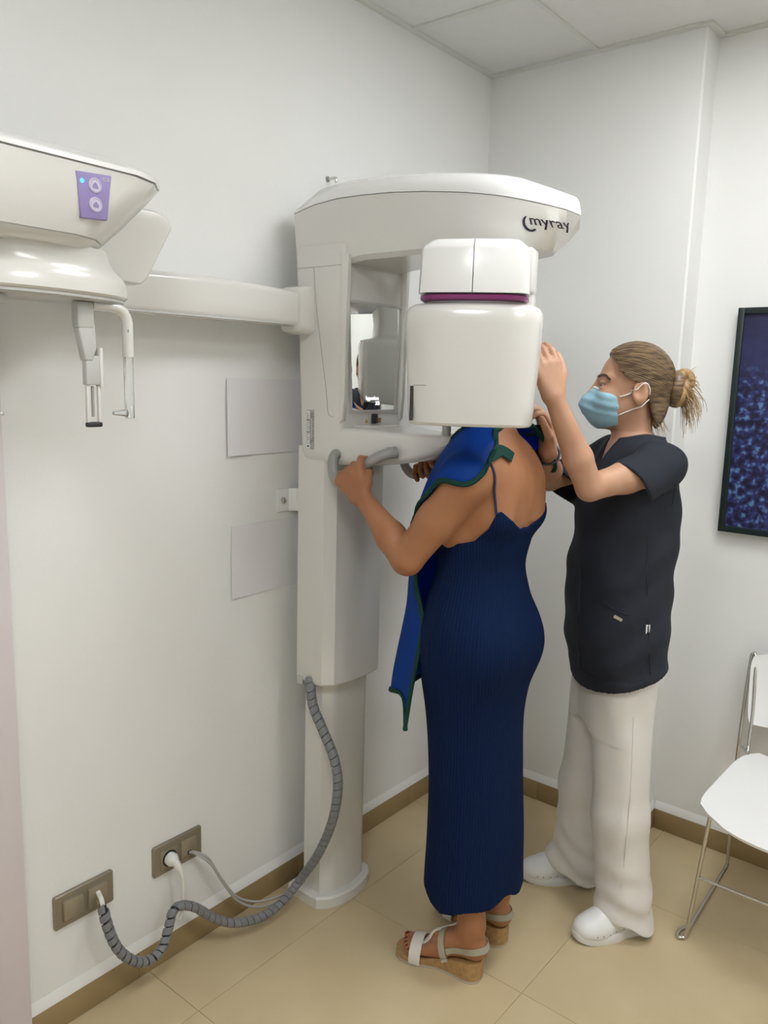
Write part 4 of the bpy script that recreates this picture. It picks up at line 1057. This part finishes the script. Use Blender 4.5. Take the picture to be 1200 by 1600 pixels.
for mir_ in (False, True):
    G_ = patch(mir_); bm = bmesh.new(); R_ = [[bm.verts.new(p) for p in r] for r in G_]
    for i in range(len(R_) - 1):
        for j in range(len(R_[0]) - 1):
            f_ = (R_[i][j], R_[i + 1][j], R_[i + 1][j + 1], R_[i][j + 1]); bm.faces.new(f_ if mir_ else f_[::-1])
    bmesh.ops.solidify(bm, geom=bm.faces[:], thickness=.004)
    bm_obj('apron_panel', bm, M_APRON, ap, angle=60)
    edge = [r[-1] for r in G_] + G_[-1][::-1][1:]
    tube('trim', edge, .0085, M_GREEN, ap, sides=8, flat=.45) if False else None
    # binding: a folded band along the free edges, lying in the sheet
    def binding(line, inner, w_=.013):
        rr = []
        T, _ = frames(line)
        for p, q, t in zip(line, inner, T):
            d_ = (q - p); d_ = (d_ - t * d_.dot(t)).normalized(); n_ = t.cross(d_).normalized()
            rr.append([p + d_ * a + n_ * c for a, c in ((w_ - .003, .0042), (.000, .0046), (-.003, 0), (.000, -.0046), (w_ - .003, -.0042))])
        return loft('trim', rr, M_GREEN, ap, angle=50)
    binding([r[-1] for r in G_], [r[-2] for r in G_])
    binding(G_[-1][::-1], G_[-2][::-1]); binding(G_[0], G_[1])
    binding([r[0] for r in G_[:5 * NV]], [r[1] for r in G_[:5 * NV]])
# loose strap ends on the back
def on(px, py, off=.004):
    p = vb.onpix(px, py); return p
ribbon('strap', [pix(768, 707, 1, -1.047), on(778, 706), on(788, 709), on(798, 717)], .034, .002, vb, M_GREEN, ap, off=.007)
ribbon('strap', [pix(822, 674, 1, -.79), pix(838, 672, 1, -.785), pix(848, 674, 1, -.785), pix(853, 678, 1, -.79)], .030, .003, None, M_GREEN, ap, nrm=(.35, -.8, .45))
# ================================================================== assistant
AF = np.array([-.735, -.672]); AF /= np.linalg.norm(AF); AL = np.array([-AF[1], AF[0]])
ast = empty('person', (.81, -.46, 0), cat='person', label='person in dark grey scrub top, white trousers and face mask standing behind the patient')
def A_(a, b, z, c=(.815, -.463)): return V3((c[0] + AF[0] * a + AL[0] * b, c[1] + AF[1] * a + AL[1] * b, z))
aS1, aE1, aW1 = V3((.945, -.572, 1.400)), V3(pix(921, 762, 1, -.765)), V3(pix(866, 622, 1, -.885))
aS2, aE2, aW2 = V3((.715, -.345, 1.395)), V3(pix(858, 748, 1, -.56)), V3(pix(856, 705, 1, -.755))
torso = dense([(.80, .815, -.463, .075, .120), (.92, .812, -.465, .09, .135), (1.08, .812, -.465, .095, .135), (1.25, .818, -.463, .11, .15), (1.36, .822, -.461, .098, .165), (1.42, .826, -.459, .080, .145), (1.465, .828, -.457, .060, .07)], 40)
v = Vol((.48, -1.02, .0), (1.06, -.22, 1.80), .0040)
v.add(profile(torso, AF), .001)
aft = {}
for s, toe, d in ((1, (.835, -.657), (-.545, -.838)), (-1, (.561, -.490), (-.80, -.60))):
    dn = np.array(d) / np.linalg.norm(d); ln = np.array([-dn[1], dn[0]]); hx, hy = toe[0] - dn[0] * .255, toe[1] - dn[1] * .255
    def Q(a, b, z, hx=hx, hy=hy, dn=dn, ln=ln): return (hx + dn[0] * a + ln[0] * b, hy + dn[1] * a + ln[1] * b, z)
    aft[s] = Q
    hip = A_(0, s * .072, .82); ank = V3(Q(.055, 0, .10)); kn = hip * .52 + ank * .48 + V3((AF[0] * .015, AF[1] * .015, 0))
    v.add(cone(hip, kn, .064, .052), .03); v.add(cone(kn, ank, .050, .034), .03); v.add(cone(ank, Q(.16, 0, .05), .034, .025), .03); v.add(cone(ank, Q(.04, 0, .055), .034, .028), .02)
for S_, E_, W_ in ((aS1, aE1, aW1), (aS2, aE2, aW2)):
    mid = (S_ + E_) / 2
    v.add(cone(A_(.0, 0, 1.43), S_, .045, .046), .03); v.add(cone(S_, mid, .046, .040), .03); v.add(cone(mid, E_, .040, .034), .02)
    fm = E_ * .66 + W_ * .34
    v.add(cone(E_, fm, .034, .037), .012); v.add(cone(fm, W_, .036, .023), .012)
AHc = V3((.805, -.471, 1.601)); AHF = (-.868, -.490, .10)
v.add(cone(A_(-.012, 0, 1.41), AHc + V3((.014, .008, -.06)), .050, .046), .030)
for q in (-1, 1): v.add(cone(AHc + V3((.01, .006, -.06)) + V3((AL[0] * q * .045, AL[1] * q * .045, 0)), A_(.045, q * .012, 1.425), .014, .012), .02)   # neck tendons
AP, AA = head(v, AHc, AHF, s=1.05)
def hand_open(v, W, d, sp, nr, thumb, curl=.5, fl_=(1, 1, 1, 1)):
    d = V3(d); d /= np.linalg.norm(d); sp = V3(sp); sp = sp - d * (sp @ d); sp /= np.linalg.norm(sp); nr = V3(nr); nr = nr - d * (nr @ d); nr = nr - sp * (nr @ sp); nr /= np.linalg.norm(nr); W = V3(W)
    K = []
    for i, (o, L_) in enumerate(((-1.5, .9), (-.5, 1.0), (.5, .95), (1.5, .78))):
        k = W + d * (.086 - .004 * abs(o)) + sp * o * .0195 - nr * .004
        v.add(cone(W + sp * o * .009 + d * .008, k, .0165, .0115), .012); K.append(k)
        a1, a2, a3 = curl * .5 * fl_[i], curl * 1.3 * fl_[i], curl * 2.0 * fl_[i]
        dd = lambda a: d * math.cos(a) + nr * math.sin(a)
        p1 = k + dd(a1) * .042 * L_; p2 = p1 + dd(a2) * .026 * L_; p3 = p2 + dd(a3) * .019 * L_
        finger(v, [k, p1, p2, p3], .0098, .0070)
    b0 = W + d * .022 + sp * thumb * .020; b1 = b0 + d * .030 + sp * thumb * .024 + nr * .012; b2 = b1 + d * .030 + sp * thumb * .008 + nr * .012; b3 = b2 + d * .022 + nr * .006
    finger(v, [b0, b1, b2, b3], .0140, .0085, .01)
hand_open(v, aW1, (-.30, -.10, .95), (-.62, -.78, 0), (-.75, .55, 0), -1, .65)
hand_open(v, aW2, (-.06, -.25, .95), (.70, -.55, .10), (-.5, -.8, .0), 1, 1.0)
va = v
link('body', v.mesh('body'), M_SKIN_A, ast)
# eyes and brows
for q in (-1, 1):
    ec = Vector(AP(.070, q * .031, .002))
    eb = lathe('eye', [(.0001, -.0118), (.006, -.0100), (.0108, -.004), (.0116, 0), (.0108, .004), (.0062, .0100), (.0001, .0118)], ec, AHF, mat('eye_white', (.75, .72, .70), .2), ast, n=16)
    gz = (Vector(AHF).normalized() + Vector((0, 0, .1))).normalized()
    lathe('iris', [(.0001, .0004), (.0055, 0), (.0056, -.001)], ec + gz * .0118, gz, mat('iris_brown', (.05, .03, .018), .15), eb, n=12)
    ribbon('eyebrow', [AP(.086, q * .014, .022), AP(.084, q * .028, .028), AP(.070, q * .044, .026), AP(.060, q * .050, .020)], .007, .0012, va, mat('brow_brown', (.09, .055, .03), .8), ast, off=.0006)
# --- hair pulled back to a bun
mh = bpy.data.materials.new('hair_brown_blond'); mh.use_nodes = True; nt = mh.node_tree; bs = nt.nodes['Principled BSDF']; bs.inputs['Roughness'].default_value = .42; bs.inputs['Anisotropic'].default_value = .5
tcn = nt.nodes.new('ShaderNodeTexCoord'); mpn = nt.nodes.new('ShaderNodeMapping'); mpn.inputs['Scale'].default_value = (25, 25, 160); nt.links.new(tcn.outputs['Object'], mpn.inputs[0])
nz = nt.nodes.new('ShaderNodeTexNoise'); nz.inputs['Scale'].default_value = 1.0; nz.inputs['Detail'].default_value = 5; nt.links.new(mpn.outputs[0], nz.inputs[0])
rmp = nt.nodes.new('ShaderNodeValToRGB'); rmp.color_ramp.elements[0].position = .35; rmp.color_ramp.elements[0].color = (.075, .048, .028, 1); rmp.color_ramp.elements[1].position = .68; rmp.color_ramp.elements[1].color = (.27, .185, .105, 1)
nt.links.new(nz.outputs['Fac'], rmp.inputs[0]); nt.links.new(rmp.outputs[0], bs.inputs['Base Color'])
M_BLOND = mat('hair_blond_ends', (.46, .30, .13), .45, noise=.3, nscale=120, col2=(.24, .145, .06))
HC = AP(-.008, 0, .028); HR = V3((.101, .083, .0975)) * 1.05
v = Vol(HC - .17, HC + .17, .0036)
v.add(ell(HC, HR, AA), .002)
v.add(ell(AP(-.062, 0, -.040), V3((.042, .054, .05)), AA), .03); v.add(ell(AP(-.050, 0, -.072), V3((.038, .050, .045)), AA), .03)
X, Y, Z = v.grid(); px_ = X - AHc[0]; py_ = Y - AHc[1]; pz_ = Z - AHc[2]
a_ = px_ * AA[0, 0] + py_ * AA[0, 1] + pz_ * AA[0, 2]; b_ = px_ * AA[1, 0] + py_ * AA[1, 1] + pz_ * AA[1, 2]; c_ = px_ * AA[2, 0] + py_ * AA[2, 1] + pz_ * AA[2, 2]
g_ = np.maximum(a_ * .80 - (c_ - .035) * .60 - .026, (a_ + .035) * 1.1 - (c_ + .004) * .6 - .004 - 2.5 * np.maximum(c_ - .015, 0))
h_ = np.clip(.5 - .5 * (g_ - v.D) / .006, 0, 1); v.D = g_ + (v.D - g_) * h_ + .006 * h_ * (1 - h_)
vh = v
hair = link('hair', v.mesh('hair'), mh, ast)
rnd = random.Random(3)
bm = bmesh.new(); bun = Vector(AP(-.113, 0, .022))
for i in range(300):
    ps = math.radians(-118 + 236 * i / 299 + rnd.uniform(-1, 1))
    st = Vector((1.15 * math.cos(ps * .6), .95 * math.sin(ps), .95 * math.cos(ps) + .12)).normalized() if rnd.random() < .6 else Vector((rnd.uniform(-.25, .55), math.sin(ps), math.cos(ps) * .9)).normalized()
    en = Vector((-1, .12 * math.sin(ps), -.25 + .12 * math.cos(ps))).normalized()
    om = st.angle(en); pth = []
    rk = rnd.uniform(.996, 1.012)
    for k in range(15):
        t = k / 14; d_ = (st * math.sin((1 - t) * om) + en * math.sin(t * om)) / max(1e-5, math.sin(om))
        rr_ = 1 / math.sqrt((d_.x / HR[0]) ** 2 + (d_.y / HR[1]) ** 2 + (d_.z / HR[2]) ** 2)
        p = HC + (AA[0] * d_.x + AA[1] * d_.y + AA[2] * d_.z) * rr_ * rk
        if vh.sample(p) < .006: pth.append(Vector(p))
    if len(pth) > 5: loft_mesh(bm, tube_rings(pth, lambda t: .0019 * (.5 + .5 * math.sin(math.pi * min(1, t + .15))), 5))
bm_obj('hair_strands', bm, mh, hair, kind='stuff')
bunE = empty('bun', (0, 0, 0)); bunE.parent = ast; bunE.location = -ast.location
F3, L3, U3 = (Vector(AA[k]) for k in range(3))
for q, (rr_, th, ox, oz, tl) in enumerate(((.030, .0160, 0, -.004, 0), (.024, .014, -.014, .006, .7), (.028, .013, .006, -.012, 1.3), (.016, .014, -.028, -.004, .3), (.020, .012, -.018, .018, 2.0), (.024, .012, -.006, -.020, -.6))):
    c_ = bun + F3 * ox + U3 * oz; ax1 = (L3 * math.cos(tl) + F3 * math.sin(tl)).normalized()
    tube('bun_coil', [c_ + ax1 * rr_ * math.cos(t) + U3 * rr_ * 1.15 * math.sin(t) for t in (2 * math.pi * j / 18 for j in range(18))], th, mh if q in (0, 2) else M_BLOND, bunE, sides=10, closed=True)
bm = bmesh.new()
for i in range(130):
    a0 = rnd.uniform(0, 2 * math.pi); s0_ = bun + U3 * .026 * math.sin(a0) + L3 * .026 * math.cos(a0) - F3 * .018
    down = rnd.random() < .55
    d_ = (-F3 * rnd.uniform(.3, 1) + U3 * rnd.uniform(-.5, .9) + L3 * rnd.uniform(-.6, .6)).normalized() if not down else (-F3 * rnd.uniform(.2, .6) - U3 * rnd.uniform(.4, 1) + L3 * rnd.uniform(-.3, .3)).normalized()
    Lh = rnd.uniform(.03, .06) if not down else rnd.uniform(.05, .10)
    sw_ = L3 * rnd.uniform(-.012, .012) - F3 * rnd.uniform(-.004, .012)
    loft_mesh(bm, tube_rings(catmull([s0_, s0_ + d_ * Lh * .45 + sw_ * .6, s0_ + d_ * Lh * .8 + sw_ * .9 - U3 * .008, s0_ + d_ * Lh - U3 * (.022 if down else .014) + sw_ * .4], 4), lambda t: .0013 * (1 - .75 * t), 5))
for i in range(26):      # fine hairs at the nape
    s0_ = Vector(AP(-.055 - rnd.uniform(0, .04), rnd.uniform(.0, .05), -.065 - rnd.uniform(0, .015))); d_ = (-U3 - F3 * rnd.uniform(.1, .9) + L3 * rnd.uniform(-.1, .3)).normalized()
    loft_mesh(bm, tube_rings(catmull([s0_, s0_ + d_ * .02, s0_ + d_ * rnd.uniform(.03, .05) - F3 * .006], 4), lambda t: .0010 * (1 - .8 * t), 4))
bm_obj('loose_strands', bm, M_BLOND, bunE, kind='stuff')
# --- face mask
M_MASK = mat('mask_blue', (.27, .47, .58), .6, noise=.05, nscale=30, bump=.1, bscale=250)
v = Vol(AHc - .16, AHc + .16, .003)
v.add(ell(AP(.046, 0, -.058), V3((.070, .062, .064)), AA), .001)
v.add(cone(AP(.082, 0, -.012), AP(.108, 0, -.052), .012, .020), .03)
for q_ in (-1, 1): v.add(ell(AP(.054, q_ * .038, -.036), V3((.036, .031, .034)), AA), .015)
X, Y, Z = v.grid(); px_ = X - AHc[0]; py_ = Y - AHc[1]; pz_ = Z - AHc[2]
a_, b_, c_ = (px_ * AA[k, 0] + py_ * AA[k, 1] + pz_ * AA[k, 2] for k in range(3))
g_ = np.maximum(.030 - a_ + .18 * (c_ + .05), np.maximum((c_ + .004) * .96 + (.105 - a_) * .16 - .004, -(c_ + .118) * .9 + (.06 - a_) * .35))
h_ = np.clip(.5 - .5 * (g_ - v.D) / .004, 0, 1); v.D = g_ + (v.D - g_) * h_ + .004 * h_ * (1 - h_)
X, Y, Z = v.grid()
v.D = v.D + .0011 * np.sin((c_ + .3 * np.abs(b_)) * 240) * ((c_ < -.015) & (c_ > -.085))
vm = v
mk = link('face_mask', v.mesh('mask'), M_MASK, ast)
M_LOOP = mat('mask_loop', (.85, .85, .84), .7)
for q in (-1, 1):
    for pts_ in ([(.033, .057, -.022), (.020, .064, -.017), (.004, .072, -.008), (-.008, .082, .006), (-.022, .090, .020), (-.036, .084, .010), (-.040, .078, -.008)],
                 [(.026, .056, -.070), (.008, .064, -.058), (-.010, .072, -.048), (-.028, .080, -.038), (-.040, .078, -.020)]):
        lp = [Vector(AP(a, q * b, c)) for a, b, c in pts_]; lp = catmull(lp, 5)
        lp = [settle(va, p, .0022)[0] if i > 0 and va.sample(p) < .004 else p for i, p in enumerate(lp)]
        tube('ear_loop', lp, .0017, M_LOOP, mk, sides=6)
ribbon('nose_band', [AP(.080, .038, -.008), AP(.104, .016, .004), AP(.110, 0, .006), AP(.104, -.016, .004), AP(.080, -.038, -.008)], .006, .001, vm, M_LOOP, mk, off=.0004)
# --- scrub top
M_SCRUB = mat('scrub_slate', (.021, .024, .035), .8, noise=.12, nscale=10, bump=.12, bscale=350, spec=.25)
M_SCSEAM = M_SCRUB
srow = dense([(.725, .826, -.459, .126, .188), (.80, .820, -.461, .130, .190), (.87, .813, -.464, .136, .192), (.965, .807, -.467, .139, .192), (1.06, .809, -.466, .140, .186), (1.16, .814, -.464, .138, .180), (1.25, .818, -.463, .134, .180), (1.33, .820, -.462, .122, .184), (1.395, .824, -.460, .100, .172), (1.435, .826, -.459, .082, .140), (1.468, .828, -.458, .068, .085)], 60)
v = Vol((.56, -.86, .70), (1.10, -.18, 1.50), .0040)
for S_, E_, t_ in ((aS1, aE1, .50), (aS2, aE2, .90)):
    en = S_ + (E_ - S_) * (t_ + .20) + V3((0, 0, -.040))
    v.add(cone(S_ + V3((0, 0, .002)), en, .060, .078), .03)
    dv_ = (E_ - S_) / np.linalg.norm(E_ - S_); dv2 = dv_ + V3((0, 0, -.50)); dv2 /= np.linalg.norm(dv2)
    pc = S_ + (E_ - S_) * t_
    R3 = np.array([dv2, np.cross(dv2, V3((0, 0, 1))) / np.linalg.norm(np.cross(dv2, V3((0, 0, 1)))), np.zeros(3)]); R3[2] = np.cross(R3[0], R3[1])
    v.cut(boxp(pc + dv2 * .13, (.13, .16, .16), R3), .002)
    v.cut(cone(S_ + (E_ - S_) * (t_ - .30) + V3((0, 0, -.026)), en + V3((0, 0, -.004)), .052, .070), .003)       # hollow cuff
v.add(profile(srow, AF, 0, 2.3), .012)
for S_ in (aS1, aS2): v.add(cone(A_(-.005, 0, 1.425), S_ + V3((0, 0, .008)), .050, .056), .03)
X, Y, Z = v.grid()
fold = .0030 * np.sin(38 * (X * .5 - Y * .3 + Z * .75)) * np.sin(11 * (X + Y)) + .0022 * np.sin(52 * Z - 30 * X + 2 * np.sin(15 * Y)) * (Z > .8)
v.D = v.D + fold
# neck opening and V
v.cut(cone(A_(-.006, 0, 1.50), A_(-.002, 0, 1.44), .066, .060), .006)
v.cut(cone(A_(.03, 0, 1.475), A_(.118, 0, 1.375), .045, .006), .006)
v.cut(cone(A_(.07, 0, 1.47), A_(.13, 0, 1.39), .040, .006), .006)
# hem and hollow below
aa_ = (X - .82) * AF[0] + (Y + .461) * AF[1]
v.D = np.maximum(v.D, (.788 - .33 * aa_ - Z))
v.D = np.maximum(v.D, -np.maximum(profile([(z, a, b, c - .015, d - .015) for z, a, b, c, d in srow], AF, 0, 2.3)[0](X, Y, Z) , Z - .84))
vs = v
st_ = link('scrub_top', v.mesh('scrub'), M_SCRUB, ast)
def seam(pts, r, m=M_SCSEAM, par=st_, off=.0, name='seam'):
    q = [vs.onpix(*p) for p in pts]
    q = [settle(vs, p, off)[0] for p in q if p is not None]
    if len(q) > 2: return tube(name, catmull(q, 5), r, m, par, sides=6)
seam([(912, 830), (908, 880), (905, 940), (904, 1000), (905, 1050)], .0022)
seam([(938, 938), (955, 950), (980, 960), (1012, 967)], .0020)
seam([(1010, 880), (1012, 930), (1014, 1000), (1017, 1055)], .0012)
seam([(1018, 800), (1012, 850), (1010, 880)], .0012)
seam([(1055, 745), (1050, 790), (1035, 800)], .0012)
p = vs.onpix(1012, 984); n_ = settle(vs, p, .001)[1]
xd_ = Vector((n_.y, -n_.x, 0)).normalized() * -1; yd_ = Vector((0, 0, 1)); xd_ = yd_.cross(n_).normalized()
def patch_box(name, c, w_, h_, t_, m, par, tilt=0.0):
    ca, sa = math.cos(tilt), math.sin(tilt); x2 = xd_ * ca + yd_ * sa; y2 = -xd_ * sa + yd_ * ca
    return loft(name, [[c + x2 * a + y2 * b + n_ * z for a, b in ((-w_, -h_), (w_, -h_), (w_, h_), (-w_, h_))] for z in (-.001, t_)], m, par)
tg_ = patch_box('garment_tag', p, .0055, .014, .0012, M_SEAT, st_)
for i, (dz, ww) in enumerate(((-.008, .0026), (-.004, .0015), (.000, .0026), (.004, .002), (.008, .0026))): patch_box('tag_print', p + yd_ * dz + n_ * .0013, ww, .0013, .0004, M_INK, st_)
p2 = vs.onpix(966, 966); n_ = settle(vs, p2, .001)[1]; xd_ = yd_.cross(n_).normalized()
patch_box('metal_clip', p2, .012, .0045, .003, M_STEEL, st_, -.35)
# --- trousers
M_TROU = mat('trouser_white', (.74, .715, .68), .85, noise=.03, nscale=9, bump=.1, bscale=300, spec=.2)
v = Vol((.52, -.78, .02), (1.10, -.18, .92), .0040)
v.add(profile([(.62, .812, -.465, .092, .148), (.75, .815, -.463, .102, .156), (.90, .815, -.464, .095, .140)], AF), .001)
fo = []
for s in (1, -1):
    Q = aft[s]; hip = A_(0, s * .076, .76); ank = V3(Q(.075, 0, -.04)); kn = hip * .5 + ank * .5 + V3((AF[0] * .012, AF[1] * .012, 0))
    v.add(cone(hip, kn, .090, .078), .03); v.add(cone(kn, ank, .078, .080), .03)
    v.add(cone(ank + V3((0, 0, .19)), Q(.130, 0, .085), .050, .042), .03)
X, Y, Z = v.grid()
v.D = v.D + .0035 * np.sin(75 * Z + 40 * X - 25 * Y + 2 * np.sin(25 * X)) * np.clip((.30 - Z) / .2, 0, 1) + .0035 * np.sin(55 * (X * .8 + Y * .5) + 5 * Z + np.sin(9 * Z)) * np.sin(30 * (X * .5 - Y * .8) + 4 * Z)
for s in (1, -1):
    Q = aft[s]; ank = V3(Q(.075, 0, -.04)); hip = A_(0, s * .076, .76); kn = hip * .5 + ank * .5 + V3((AF[0] * .012, AF[1] * .012, 0))
    k2 = kn * .5 + ank * .5
    v.cut(cone(k2, ank + V3((0, 0, -.03)), .062, .072), .004)
    dn_ = np.array(Q(1, 0, 0)) - np.array(Q(0, 0, 0))
    aa_ = (X - ank[0]) * dn_[0] + (Y - ank[1]) * dn_[1]; near = ((X - ank[0]) ** 2 + (Y - ank[1]) ** 2) < .13 ** 2
    cutp = (.030 + .42 * np.maximum(aa_ - .01, 0) + .012 * np.sin(40 * aa_)) - Z
    other = V3(aft[-s](.075, 0, .05)); mine = ((X - ank[0]) ** 2 + (Y - ank[1]) ** 2) < ((X - other[0]) ** 2 + (Y - other[1]) ** 2)
    v.D = np.where(mine & (Z < .3), np.maximum(v.D, cutp), v.D)
vt = v
tr_ = link('trousers', v.mesh('trousers'), M_TROU, ast)
seamT = [vt.onpix(x, y) for x, y in ((990, 1120), (988, 1180), (985, 1240), (980, 1300), (975, 1350), (970, 1390))]
seamT = [settle(vt, p, .0)[0] for p in seamT if p is not None]
if len(seamT) > 2: tube('side_seam', catmull(seamT, 5), .0016, M_TROU, tr_, sides=6)
# --- clogs
M_CLOG = mat('clog_white', (.80, .80, .79), .35, bump=.05, bscale=150)
M_CSOLE = mat('clog_sole', (.62, .59, .52), .6)
for s in (1, -1):
    Q = aft[s]; lo_ = np.min([Q(-.02, -.07, 0), Q(-.02, .07, 0), Q(.28, -.07, 0), Q(.28, .07, 0)], 0); hi_ = np.max([Q(-.02, -.07, 0), Q(-.02, .07, 0), Q(.28, -.07, 0), Q(.28, .07, 0)], 0)
    dn_ = V3(Q(1, 0, 0)) - V3(Q(0, 0, 0)); ln_ = V3(Q(0, 1, 0)) - V3(Q(0, 0, 0)); A3 = np.array([dn_, ln_, V3((0, 0, 1))])
    v = Vol((lo_[0], lo_[1], .0), (hi_[0], hi_[1], .14), .003)
    v.add(ell(Q(.190, 0, .034), (.066, .048, .040), A3), .01); v.add(cone(Q(.165, 0, .048), Q(.10, 0, .066), .042, .042), .02)
    v.add(cone(Q(.09, 0, .045), Q(.04, 0, .045), .040, .036), .02)
    X, Y, Z = v.grid(); v.D = np.maximum(v.D, .022 - Z)
    sh = link('clog', v.mesh('clog'), M_CLOG, ast)
    ol = []
    for i in range(32):
        t = 2 * math.pi * i / 32; a = .128 + .130 * math.cos(t); wdt = (.049 if math.cos(t) > 0 else .044) - .008 * math.exp(-((a - .10) / .04) ** 2); b = wdt * math.copysign(abs(math.sin(t)) ** .75, math.sin(t)); ol.append((a, b))
    hz = lambda a: 0.0 + .012 * max(0, (a - .2) / .058) ** 2
    loft('sole', [[Vector(Q(a * .99 + .001, b * .96, hz(a))) for a, b in ol], [Vector(Q(a, b, hz(a) + .006)) for a, b in ol], [Vector(Q(a, b, .026)) for a, b in ol], [Vector(Q(a, b * .97, .030)) for a, b in ol]], M_CSOLE if False else M_CLOG, sh, angle=40)
    loft('outsole', [[Vector(Q(a * .985 + .002, b * .95, hz(a) * 1.0)) for a, b in ol], [Vector(Q(a * .995, b * .985, hz(a) + .0045)) for a, b in ol]], M_CSOLE, sh, angle=40)
    for sd_ in (-1, 1):
        for a in (.115, .140, .165, .188, .207):
            pR = Vector(Q(a, sd_ * .049 * (1 if a < .18 else .95), .034)); c_, n_ = settle(v, pR, .0)
            if n_ is not None: lathe('rivet', [(.0001, .001), (.0022, .001), (.0024, 0), (.0022, -.001)], c_, n_, M_GREY, sh, n=8)
# --- bracelet on the far wrist
ax_ = Vector(aW2 - aE2).normalized(); u_ = ax_.orthogonal().normalized(); w2_ = ax_.cross(u_); bc_ = Vector(aW2) - ax_ * .022
tube('bracelet', [bc_ + (u_ * math.cos(t) + w2_ * math.sin(t)) * .030 for t in (2 * math.pi * i / 24 for i in range(24))], .0035, M_DARK, ast, sides=8, closed=True)
